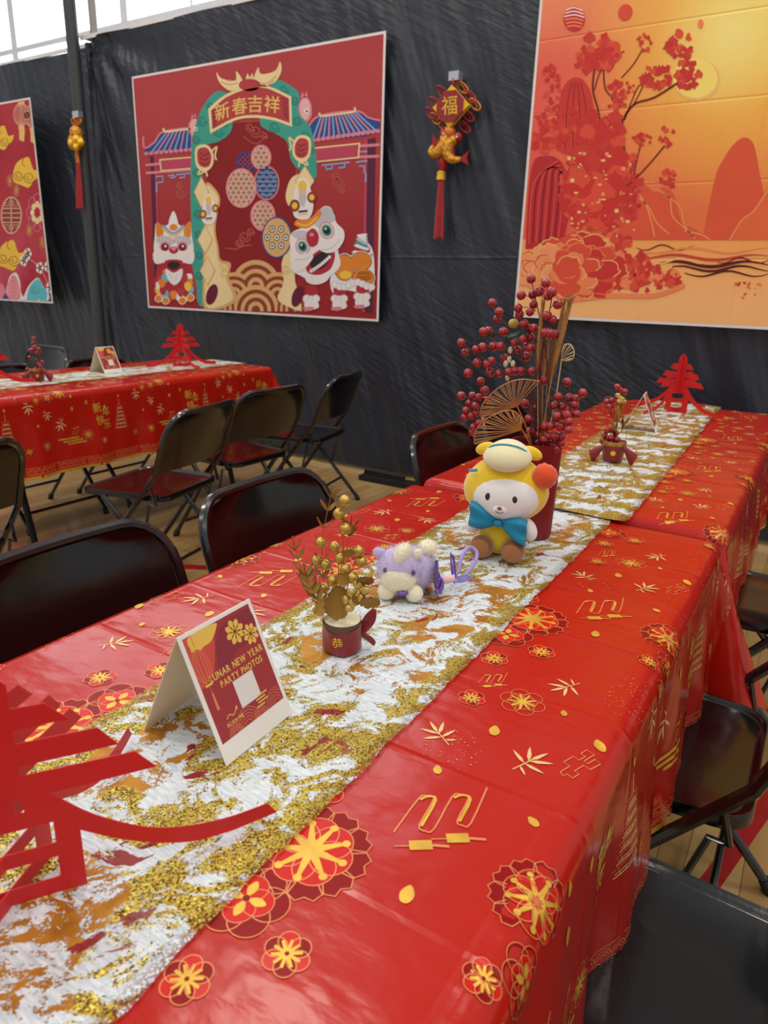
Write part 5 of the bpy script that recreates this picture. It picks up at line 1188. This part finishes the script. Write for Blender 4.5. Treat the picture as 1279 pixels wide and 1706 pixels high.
ps([(450, 1085), (500, 1090), (540, 1075), (580, 1070)], 4, 'line', 2); ps([(540, 545), (600, 580), (660, 540)], 4, 'line', 2)
# wave scallops at the foot
for x, y, r in ((600, 1270, 118), (495, 1310, 100), (705, 1310, 100), (430, 1375, 80), (770, 1375, 80), (600, 1385, 112)):
    for k, q in enumerate((1, .82, .66, .5, .34, .18)):
        pts = [(x + r * q * math.cos(PI + PI * j / 18), min(1392, y + r * q * 1.08 * math.sin(PI + PI * j / 18))) for j in range(19)]; P.poly(pts + [(x + r * q, 1392), (x - r * q, 1392)], p_ + ('sand' if k % 2 == 0 else 'brown'), 3 + .1 * k + .8 * (y - 1270) / 115)
# pale columns with diamonds
pb([(360, 770), (405, 800), (428, 850), (415, 920), (405, 1000), (420, 1080), (430, 1140), (480, 1160), (470, 1230), (510, 1330), (430, 1380), (350, 1380), (345, 1200), (352, 900)], 'sand', 7.5, 4); pb([(362, 785), (398, 810), (418, 850), (405, 920), (396, 1000), (410, 1080), (420, 1150), (468, 1172), (456, 1235), (490, 1325), (430, 1365), (360, 1365), (355, 1200), (360, 900)], 'cream', 8.0, 4)
pb([(745, 830), (770, 750), (820, 730), (830, 800), (790, 870), (760, 880)], 'cream', 8, 4); pb([(725, 1160), (760, 1080), (790, 1090), (790, 1240), (820, 1380), (760, 1370), (705, 1330), (735, 1250)], 'cream', 8, 4)
for x, y, rx, ry in ((338, 815, 38, 78), (356, 1045, 38, 72), (368, 1195, 38, 72), (838, 760, 48, 76)): pp_([(x, y - ry), (x + rx, y), (x, y + ry), (x - rx, y)], 'sand', 14); pp_([(x, y - ry + 8), (x + rx - 5, y), (x, y + ry - 8), (x - rx + 5, y)], 'cream', 15)
for x, y in ((445, 1170), (450, 1210), (745, 1190), (800, 1130)): swirl(x, y, 24, 'sand', 9, 4)
for x, y in ((388, 1310), (802, 1320)): po(x, y, 26, 52, 'deep', 12, rot=.3)
# small bearded figures
for x, y, s in ((375, 900, .9), (830, 850, 1.25)):
    pb([(x - 40 * s, y + 20 * s), (x - 25 * s, y - 60 * s), (x, y - 85 * s), (x + 25 * s, y - 55 * s), (x + 40 * s, y + 25 * s), (x + 20 * s, y + 75 * s), (x - 30 * s, y + 70 * s)], 'white', 17, 4); po(x - 2 * s, y - 52 * s, 18 * s, 22 * s, 'yellow', 18); po(x - 2 * s, y - 30 * s, 15 * s, 17 * s, 'beige', 18.5); pb([(x - 16 * s, y - 18 * s), (x + 12 * s, y - 18 * s), (x + 6 * s, y + 24 * s), (x - 8 * s, y + 24 * s)], 'grey', 19, 3); po(x - 32 * s, y + 24 * s, 20 * s, 24 * s, 'brown', 18); po(x + 34 * s, y - 8 * s, 18 * s, 22 * s, 'brown', 18); po(x - 32 * s, y + 24 * s, 11 * s, 13 * s, 'yellow', 19); po(x + 34 * s, y - 8 * s, 10 * s, 12 * s, 'yellow', 19); ps([(x - 18 * s, y + 48 * s), (x + 18 * s, y + 44 * s)], 8 * s, 'navy', 19); ps([(x - 18 * s, y + 58 * s), (x + 18 * s, y + 55 * s)], 6 * s, 'yellow', 19)
# front-facing lion, left
def scallops(pts, r, c, edge, l):
    for k, (x, y) in enumerate(pts): po(x, y, r + 3, r + 3, edge, l + .02 * k, n=14); po(x, y, r, r, c, l + .02 * k + .01, n=14)
pb([(120, 1200), (140, 1120), (205, 1090), (275, 1120), (300, 1210), (315, 1310), (280, 1350), (205, 1330), (135, 1350), (105, 1310)], 'crimson', 10, 4)
for k in range(26):
    a = k * 2.4; x = 205 + (92 - k * 1.2) * math.cos(a); y = 1265 + 75 * math.sin(a) * (1 - k * .02); pb([(x - 14, y - 16), (x + 12, y - 18), (x + 16, y + 8), (x + 2, y + 24), (x - 15, y + 8)], ('red', 'orange', 'aqua', 'yellow', 'crimson', 'white')[k % 6], 11 + .02 * k, 3)
scallops([(130, 1330), (165, 1340), (245, 1340), (285, 1325)], 16, 'orange', 'white', 11.7)
pb([(118, 965), (150, 985), (200, 960), (260, 985), (285, 955), (292, 1030), (300, 1100), (270, 1150), (205, 1165), (140, 1150), (108, 1100), (112, 1030)], 'white', 13, 4); pb([(120, 960), (152, 985), (150, 1030), (122, 1030)], 'orange', 14, 3); pb([(285, 955), (255, 985), (256, 1030), (285, 1030)], 'orange', 14, 3)
pb([(203, 905), (225, 960), (218, 990), (186, 990), (180, 955)], 'white', 14.5, 3); po(203, 985, 20, 16, 'orange', 15); ps([(150, 975), (190, 1010), (215, 1010), (255, 975)], 12, 'sky', 14.8); ps([(150, 990), (190, 1024), (215, 1024), (256, 990)], 8, 'yellow', 14.9)
for s in (-1, 1):
    x = 204 + s * 42; pb([(x - 44, 1050), (x - 20, 1026), (x + 30, 1034), (x + 44, 1062), (x, 1076)], 'grey', 15, 4); po(x, 1078, 26, 24, 'pink', 15.5); po(x, 1080, 18, 18, 'deep', 16); po(x + 2, 1076, 6, 6, 'white', 17)
    pb([(204, 1110), (204 + s * 50, 1100), (204 + s * 98, 1105), (204 + s * 90, 1160), (204 + s * 40, 1150)], 'white', 16, 4)
po(204, 1095, 22, 18, 'crimson', 17); po(204, 1088, 12, 10, 'pink', 17.5); pb([(160, 1150), (204, 1140), (248, 1150), (240, 1190), (204, 1205), (168, 1190)], 'crimson', 17, 4); pb([(175, 1160), (204, 1150), (234, 1160), (228, 1180), (204, 1190), (180, 1180)], 'black', 17.5, 4)
pb([(165, 1185), (204, 1205), (246, 1185), (240, 1235), (208, 1265), (175, 1235)], 'white', 18, 4); ps([(185, 1210), (200, 1245)], 3, 'grey', 18.5); ps([(222, 1210), (212, 1245)], 3, 'grey', 18.5)
# big lion, right
pb([(960, 1240), (990, 1150), (1060, 1130), (1110, 1060), (1160, 1080), (1175, 1180), (1165, 1290), (1100, 1300), (1040, 1290), (980, 1310)], 'white', 10, 4)
for k in range(7): pb([(1098 + k * 3 - 40 + k * 2, 1120 - k * 16), (1140, 1100 - k * 14), (1166 - k * 6, 1120 - k * 14), (1140, 1136 - k * 13)], ('teal', 'white', 'crimson', 'white', 'teal', 'grey', 'white')[k], 11 + .1 * k, 3)
for x, y, rx, ry, c in ((1030, 1180, 48, 62, 'orange'), (1110, 1150, 50, 44, 'orange'), (1120, 1230, 52, 42, 'orange'), (1030, 1160, 34, 44, 'crimson'), (1115, 1140, 36, 28, 'yellow'), (1125, 1222, 38, 26, 'yellow'), (1035, 1215, 30, 20, 'yellow')): po(x, y, rx + 7, ry + 7, 'white', 12 + y / 5000); po(x, y, rx + 3, ry + 3, 'black', 12.3 + y / 5000); po(x, y, rx, ry, c, 12.5 + y / 5000)
scallops([(985 + k * 22, 1262 + 12 * math.sin(k)) for k in range(9)], 15, 'white', 'grey', 13.2)
for x, y in ((870, 1330), (1005, 1330), (1115, 1320)): pb([(x - 25, y - 60), (x + 25, y - 60), (x + 32, y - 10), (x - 20, y - 5)], 'crimson', 12.6, 3); scallops([(x - 22, y), (x, y + 4), (x + 22, y)], 17, 'white', 'grey', 13.4); pb([(x - 30, y + 15), (x + 25, y + 12), (x + 34, y + 45), (x - 24, y + 52)], 'white', 13.8, 3); pb([(x - 36, y + 42), (x + 10, y + 40), (x + 2, y + 58), (x - 34, y + 56)], 'pink', 14, 3)
pb([(770, 1020), (830, 985), (900, 960), (920, 890), (965, 890), (990, 960), (1030, 1010), (1000, 1090), (1010, 1170), (950, 1230), (880, 1250), (820, 1220), (775, 1190), (770, 1110)], 'white', 16, 4)
pb([(880, 950), (910, 900), (945, 885), (975, 910), (985, 950), (940, 975), (900, 985)], 'grey', 17, 4); pb([(775, 1020), (810, 1000), (860, 1010), (870, 1040), (820, 1050)], 'grey', 17, 4)
for x, y, rx, ry, rot in ((945, 1000, 36, 42, -.4), (828, 1078, 34, 40, -.4)): po(x, y, rx, ry, 'pink', 18, rot); po(x, y, rx - 6, ry - 6, 'white', 18.5, rot); po(x, y, rx - 11, ry - 12, 'teal', 19, rot); po(x, y, rx - 20, ry - 22, 'black', 19.5, rot); po(x - 5, y - 8, 5, 6, 'white', 20)
pb([(850, 1010), (880, 990), (905, 1020), (900, 1065), (868, 1080), (848, 1045)], 'crimson', 20, 4); po(872, 1020, 12, 9, 'pink', 21); pb([(790, 975), (850, 990), (900, 950), (920, 920), (905, 900), (880, 930), (840, 950), (800, 950)], 'orange', 17.5, 4); ps([(800, 965), (850, 975), (900, 935)], 7, 'yellow', 18)
pb([(850, 1150), (900, 1100), (960, 1080), (985, 1120), (960, 1190), (900, 1215), (850, 1200)], 'crimson', 20, 4); pb([(862, 1155), (905, 1112), (955, 1095), (965, 1130), (935, 1175), (890, 1192)], 'black', 20.5, 4)
for k in range(9): po(870 + k * 11, 1196 - k * 6 - (k * k) * .3, 8, 9, 'white', 21, n=10)
pb([(905, 1085), (960, 1060), (1020, 1000), (1030, 1040), (1000, 1090), (950, 1110)], 'white', 21, 4); pb([(768, 1110), (810, 1120), (850, 1110), (880, 1130), (830, 1190), (785, 1195)], 'white', 21, 4); ps([(790, 1140), (840, 1140), (870, 1120)], 4, 'grey', 21.5); ps([(920, 1095), (970, 1085), (1010, 1040)], 4, 'grey', 21.5)
pb([(840, 1205), (900, 1222), (960, 1195), (950, 1240), (900, 1262), (850, 1250)], 'white', 21.2, 4)
finish(P, t)

# lantern poster at the left edge
def ground1():
    g = NT('lantern_poster_ground'); n = g.noise(g.tc, 2.2, 3).outputs['Fac']; sep = g.n('SeparateXYZ', {0: g.tc})
    c = g.mix(g.step(sep.outputs[2], 0.0, 0.8), srgb(212, 92, 112), srgb(186, 56, 66)); c = g.mix(g.step(n, .35, .7), c, srgb(170, 40, 56))
    return g.set(Base_Color=c, Roughness=0.6, Specular_IOR_Level=0.25)
t = poster_base('lantern_poster', 'red poster with gold clouds and paper lanterns, cut off by the left edge', -7.83, -5.735, 0.985, 2.552, ground1())
P = Print(); P.X = to_poster(t, (0, 140), 4.489)
for x, y in ((245, 240), (160, 228)):
    ps([(x, 100), (x, 160)], 4, 'gold', 3, False); po(x, y, 56, 84, 'crimson', 3); pr(x, y, 56, 84, 5, 'beige', 4)
    for q in (44, 30, 16, 4): pr(x, y, q, 84, 4, 'beige', 4)
    pp_([(x - 26, y - 100), (x + 26, y - 100), (x + 24, y - 76), (x - 24, y - 76)], 'gold', 5); pp_([(x - 20, y + 82), (x + 24, y + 80), (x + 24, y + 110), (x - 20, y + 112)], 'gold', 5); pp_([(x - 16, y + 112), (x + 28, y + 110), (x + 22, y + 205), (x - 14, y + 190)], 'gold', 3)
def cloud(x, y, s, l):
    pb([(x - 100 * s, y + 20 * s), (x - 85 * s, y - 50 * s), (x - 55 * s, y - 90 * s), (x - 20 * s, y - 110 * s), (x + 20 * s, y - 115 * s), (x + 40 * s, y - 60 * s), (x + 60 * s, y - 20 * s), (x + 105 * s, y - 30 * s), (x + 90 * s, y + 30 * s), (x + 50 * s, y + 70 * s), (x + 20 * s, y + 110 * s), (x - 20 * s, y + 100 * s), (x - 55 * s, y + 85 * s), (x - 90 * s, y + 70 * s)], 'yellow', l, 4)
    for dx, dy, q in ((-58, 20, 40), (22, 34, 46)): swirl(x + dx * s, y + dy * s, q * s, 'brown', l + 1, 5 * s)
    ps([(x - 20 * s, y - 112 * s), (x - 30 * s, y - 70 * s), (x - 8 * s, y - 48 * s)], 5 * s, 'brown', l + 1)
cloud(198, 665, 1, 3); cloud(20, 405, .8, 3); cloud(85, 1285, 1, 3)
pr(86, 982, 74, 136, 9, 'beige', 4); po(86, 982, 68, 128, 'brown', 3); P.stroke([(86, 850), (86, 1115)], 8, p_ + 'beige', 4); 
for yy in (930, 965, 1000, 1035): ps([(20, yy), (152, yy)], 7, 'beige', 4, False)
for sx in (-1, 1):
    for sy in (-1, 1): ps([(86 + sx * 14, 982 + sy * 110), (86 + sx * 14, 982 + sy * 72), (86 + sx * 52, 982 + sy * 72), (86 + sx * 46, 982 + sy * 96), (86 + sx * 30, 982 + sy * 92)], 6, 'beige', 4, False)
for k in range(8): a = k * PI / 4; pr(280 + 52 * math.cos(a), 962 + 98 * math.sin(a), 26, 46, 5, 'pink', 4, rot=0); po(280 + 36 * math.cos(a), 962 + 62 * math.sin(a), 15, 24, 'cream', 5)
po(280, 962, 20, 34, 'crimson', 6)
for x, y in ((220, 1095), (125, 795), (320, 1185), (75, 725)):
    for k in range(6): a = k * PI / 6; ps([(x - 28 * math.cos(a), y - 48 * math.sin(a)), (x + 28 * math.cos(a), y + 48 * math.sin(a))], 2.5, 'gold', 4, False)
ps([(180, 1310), (240, 1320), (300, 1380), (350, 1470), (375, 1510)], 7, 'pink', 4); ps([(300, 1380), (360, 1360)], 5, 'pink', 4)
for x, y in ((210, 1270), (180, 1320), (300, 1375), (362, 1365), (375, 1520)):
    for k in range(5): a = k * 2 * PI / 5; po(x + 15 * math.cos(a), y + 24 * math.sin(a), 14, 21, 'white', 5)
    po(x, y, 7, 11, 'crimson', 6)
pb([(30, 1620), (50, 1540), (75, 1440), (120, 1410), (150, 1470), (160, 1560), (180, 1620)], 'white', 6, 4); pb([(55, 1615), (62, 1500), (100, 1428), (140, 1480), (152, 1600)], 'pink', 7, 4)
for k in range(6): pr(100, 1620, 18 + 8 * k, 30 + 27 * k, 4, 'blush', 8, PI * 1.1, PI * 1.9)
pb([(190, 1620), (200, 1540), (240, 1480), (290, 1450), (330, 1520), (355, 1540), (360, 1620)], 'white', 6.5, 4); pb([(205, 1620), (215, 1540), (250, 1480), (295, 1460), (325, 1530), (300, 1600), (260, 1625)], 'aqua', 7.5, 4); pb([(295, 1560), (330, 1520), (355, 1560), (345, 1625), (300, 1622)], 'aqua', 7.8, 4); swirl(265, 1540, 34, 'teal', 9, 5)
pb([(-30, 1620), (0, 1500), (30, 1510), (55, 1620)], 'pink', 6, 4); pp_([(358, 1560), (386, 1570), (386, 1625), (358, 1622)], 'blue', 6); pb([(30, 1625), (40, 1570), (60, 1590), (75, 1625)], 'blue', 8, 3)
finish(P, t)

# orange landscape poster
def ground3():
    g = NT('sunset_poster_ground'); sep = g.n('SeparateXYZ', {0: g.tc}); x, z = sep.outputs[0], sep.outputs[2]
    n = g.noise(g.tc, 2.4, 5, .6).outputs['Fac']; n2 = g.noise(g.mapping(g.tc, rot=(0, .7, 0), scale=(3, 1, 1)), 2.0, 4).outputs['Fac']
    def dist(cx, cz, sx=1.0):
        return g.math('SQRT', g.math('ADD', g.math('POWER', g.math('MULTIPLY', g.math('SUBTRACT', x, cx), sx), 2.0), g.math('POWER', g.math('SUBTRACT', z, cz), 2.0)))
    c = g.mix(g.step(g.math('ADD', x, g.math('MULTIPLY', n, .5)), -.75, .15), srgb(234, 98, 84), srgb(244, 150, 78))
    c = g.mix(g.math('MULTIPLY', g.math('SUBTRACT', 1.0, g.step(g.math('ADD', z, g.math('MULTIPLY', n, .3)), .45, 1.15)), .9), c, srgb(230, 100, 66))
    top = g.math('MULTIPLY', g.step(z, 1.2, 1.55), .6); c = g.mix(top, c, srgb(246, 172, 112))
    sun = g.math('SUBTRACT', 1.0, g.step(g.math('ADD', dist(-.08, 1.31), g.math('MULTIPLY', g.math('SUBTRACT', n, .5), .25)), .05, .75)); c = g.mix(g.math('MULTIPLY', sun, .95), c, srgb(255, 214, 84))
    gl = g.math('SUBTRACT', 1.0, g.step(dist(-.14, 1.25), .0, .34)); c = g.mix(g.math('MULTIPLY', gl, .7), c, srgb(255, 246, 160))
    gz = g.math('ADD', z, g.math('MULTIPLY', g.math('SUBTRACT', n2, .5), .02)); sand = g.math('SUBTRACT', 1.0, g.step(gz, .405, .412)); sc = g.mix(g.step(z, .12, .40), srgb(250, 188, 122), srgb(246, 168, 90)); c = g.mix(sand, c, sc)
    cr = g.math('ABSOLUTE', g.math('SUBTRACT', g.math('FRACT', g.math('DIVIDE', g.math('ADD', z, .2), .34)), .5)); cv = g.math('ABSOLUTE', g.math('SUBTRACT', g.math('FRACT', g.math('DIVIDE', g.math('ADD', x, .17), .42)), .5))
    h = g.math('ADD', g.step(cr, 0.0, .02), g.step(cv, 0.0, .02)); h = g.math('ADD', g.math('MULTIPLY', h, .004), g.math('MULTIPLY', n2, .02))
    return g.set(Base_Color=c, Roughness=0.58, Specular_IOR_Level=0.25, Normal=g.bump(h, .5, 1.0))
for nm, c in dict(blossom=(206, 54, 50), blossom2=(224, 82, 60), blossom3=(244, 156, 104), twig=(120, 34, 26), hill=(224, 90, 60), hill2=(230, 106, 66), hill3=(208, 64, 56), maroon=(120, 26, 34), rosy=(190, 46, 54), sunc=(255, 228, 118), coral=(242, 136, 88), contour=(238, 160, 92), water=(96, 30, 24), sandhi=(246, 196, 120)).items(): art(nm, c)
t = poster_base('landscape_poster', 'orange sunset landscape poster with red blossoms and mountains, at upper right', -1.523, 0.59, 1.068, 2.632, ground3())
P = Print(); P.X = to_poster(t, (640, 0), 2.0); r6 = random.Random(21)
po(1040, 265, 78, 70, 'sandhi', .8); po(1036, 260, 74, 66, 'sunc', 1)
# mountains
pb([(575, 500), (580, 360), (600, 285), (635, 258), (670, 275), (695, 340), (700, 500)], 'hill3', 2, 4)
for k in range(8): ps([(590 + k * 13, 500), (600 + k * 10, 350), (620 + k * 5, 275)], 2.5, 'maroon' if k % 2 else 'blossom', 2.5)
pp_(spl2([(1060, 800), (1100, 600), (1130, 530), (1165, 480), (1200, 458), (1230, 480), (1247, 560), (1262, 640)], 5, False) + [(1262, 800)], 'hill', 2); pp_(spl2([(1150, 800), (1185, 740), (1230, 700), (1300, 600), (1400, 560)], 5, False) + [(1400, 800)], 'hill2', 3); ps([(1150, 800), (1190, 735), (1235, 698), (1300, 600)], 4, 'contour', 4)
pp_(spl2([(780, 800), (800, 660), (850, 610), (900, 640), (930, 625), (965, 650), (990, 740), (1030, 760), (1090, 800)], 5, False), 'hill', 3)
for pts in ([(830, 620), (870, 680), (890, 740), (900, 790)], [(850, 660), (880, 690), (910, 745), (950, 780)], [(905, 630), (950, 660), (960, 720), (1000, 760), (1030, 790)], [(930, 645), (985, 690), (1000, 750), (1035, 795)], [(830, 610), (900, 608)], [(1000, 770), (1050, 780), (1085, 798)]): ps(pts, 4, 'contour', 4)
# striped hills low left
pp_(spl2([(470, 830), (490, 560), (540, 520), (590, 540), (620, 620), (615, 720), (590, 830)], 4, False), 'rosy', 2)
for k in range(9): ps([(482 + k * 12, 810), (492 + k * 13, 640 - 0 * k), (520 + k * 9, 560 + abs(k - 4) * 5), (580 + k * 3, 535 + k * 8)], 4, 'maroon' if k % 2 else 'blossom2', 3)
# water lines
for k, (x0, x1, y) in enumerate(((840, 1040, 825), (870, 1320, 835), (850, 1320, 858), (905, 1320, 880), (960, 1320, 895), (850, 1100, 870), (1000, 1320, 912), (1110, 1320, 868))):
    pts = [(x0 + (x1 - x0) * j / 10, y + 9 * math.sin(j * 1.1 + k)) for j in range(11)]; P.stroke(spl2(pts, 3, False), (5, 7, 10, 12, 9, 5, 7, 5)[k], p_ + ('twig', 'coral', 'hill3', 'water', 'water', 'sandhi', 'water', 'twig')[k], 3 + .1 * k, taper=True)
# tree
for pts, wd in (([(740, 760), (770, 640), (800, 520), (790, 420), (830, 350), (900, 325), (980, 275)], 7), ([(720, 700), (730, 520), (715, 380), (695, 300), (700, 230)], 6), ([(790, 400), (760, 330), (735, 290), (730, 200)], 5), ([(830, 350), (865, 280), (870, 240)], 4), ([(800, 400), (840, 300), (860, 280), (900, 260)], 4), ([(770, 640), (820, 610), (880, 550), (935, 485)], 5), ([(830, 590), (845, 520), (855, 480)], 4), ([(700, 300), (720, 240), (760, 200), (800, 170)], 4), ([(790, 260), (830, 215), (860, 165)], 4)): ps(pts, wd, 'twig', 5)
def blossom(cx, cy, rx, ry, n, seed, cols=('blossom', 'blossom2', 'blossom', 'hill3')):
    q = random.Random(seed)
    for k in range(n):
        a = q.uniform(0, 2 * PI); d = math.sqrt(q.random()); x, y = cx + rx * d * math.cos(a), cy + ry * d * math.sin(a); s = q.uniform(.5, 1.2) * min(rx, ry) * .36
        m = 6; pts = [(x + s * q.uniform(.45, 1.15) * math.cos(2 * PI * j / (2 * m) + a), y + s * q.uniform(.45, 1.15) * math.sin(2 * PI * j / (2 * m) + a)) for j in range(2 * m)]
        P.poly(pts, p_ + cols[k % len(cols)], 6 + .01 * k)
for cx, cy, rx, ry, n in ((715, 180, 65, 60, 44), (665, 205, 35, 40, 20), (862, 145, 26, 30, 14), (905, 260, 48, 42, 30), (985, 150, 45, 48, 26), (1010, 250, 42, 52, 30), (775, 320, 35, 60, 22), (720, 440, 80, 70, 50), (815, 300, 20, 30, 10), (860, 470, 30, 26, 16), (945, 458, 28, 34, 14), (945, 595, 28, 28, 14), (700, 620, 110, 120, 70), (780, 560, 60, 70, 30), (560, 300, 28, 80, 26), (550, 250, 25, 30, 10), (560, 400, 50, 30, 18), (760, 700, 60, 60, 30), (550, 450, 60, 50, 24), (640, 400, 40, 40, 16)): blossom(cx, cy, rx, ry, n, int(cx + cy))
for bx, by, brx, bry, bn in ((700, 560, 95, 80, 120), (730, 680, 105, 90, 150), (640, 640, 60, 110, 70), (800, 650, 60, 110, 80)):
    q = random.Random(int(bx)); 
    for k in range(bn):
        a = q.uniform(0, 2 * PI); d = math.sqrt(q.random()); x, y = bx + brx * d * math.cos(a), by + bry * d * math.sin(a); s_ = q.uniform(6, 20)
        P.poly([(x + s_ * q.uniform(.4, 1.2) * math.cos(2 * PI * j / 8), y + s_ * q.uniform(.4, 1.2) * math.sin(2 * PI * j / 8)) for j in range(8)], p_ + ('hill3', 'blossom', 'blossom2', 'hill', 'hill3', 'rosy')[k % 6], 4 + .002 * k)
for k in range(46): x = r6.uniform(610, 850); y = r6.uniform(500, 800); po(x, y, r6.uniform(3, 9), r6.uniform(3, 8), 'blossom3' if k % 3 else 'sandhi', 8, n=6)
# big peony at lower left
q = random.Random(77)
for k in range(64):
    f = k / 63; a = q.uniform(0, 2 * PI); d = (1 - f) ** .5; cx = 615 + 150 * d * math.cos(a); cy = 890 + 95 * d * math.sin(a); s_ = q.uniform(26, 48); th = math.atan2(cy - 930, cx - 620) + q.uniform(-.4, .4)
    sh = (cx - 470) / 300 + q.uniform(-.2, .2); col = 'blossom3' if sh < .3 else 'coral' if sh < .5 else 'blossom2' if sh < .75 else 'blossom'
    L = [(-.9, 0), (-.5, -.6), (.2, -.75), (.75, -.5), (.95, -.1), (.8, .3), (.85, .5), (.3, .7), (-.5, .55)]; ct, st = math.cos(th), math.sin(th)
    pts = [(cx + s_ * (x * ct - y * st) * 1.2, cy + s_ * (x * st + y * ct) * .9) for x, y in L]
    pb(pts, col, 9 + .05 * k, 3); ps(pts[2:8], 3, ('sandhi', 'coral', 'hill3')[k % 3], 9.03 + .05 * k)
for cx, cy, rx, ry, n in ((820, 900, 70, 60, 50), (900, 930, 80, 40, 40), (780, 830, 50, 60, 30), (960, 935, 40, 25, 16), (1210, 950, 50, 16, 12), (1220, 985, 40, 10, 8)): blossom(cx, cy, rx, ry, n, int(cx * 3 + cy), ('blossom2', 'hill3', 'blossom', 'coral'))
ps([(620, 1000), (760, 985), (900, 985), (1000, 950)], 16, 'coral', 8.5)
# lanterns
po(633, 64, 36, 42, 'blossom', 5)
for k in range(6): ps([(600 + abs(k - 2) * 3, 34 + k * 11), (633, 26 + k * 12), (667 - abs(k - 2) * 3, 36 + k * 11)], 4, 'white' if k < 3 else 'blossom3', 6)
po(803, 42, 24, 28, 'blossom2', 5, .3); po(1054, 80, 10, 15, 'coral', 5)
finish(P, t)
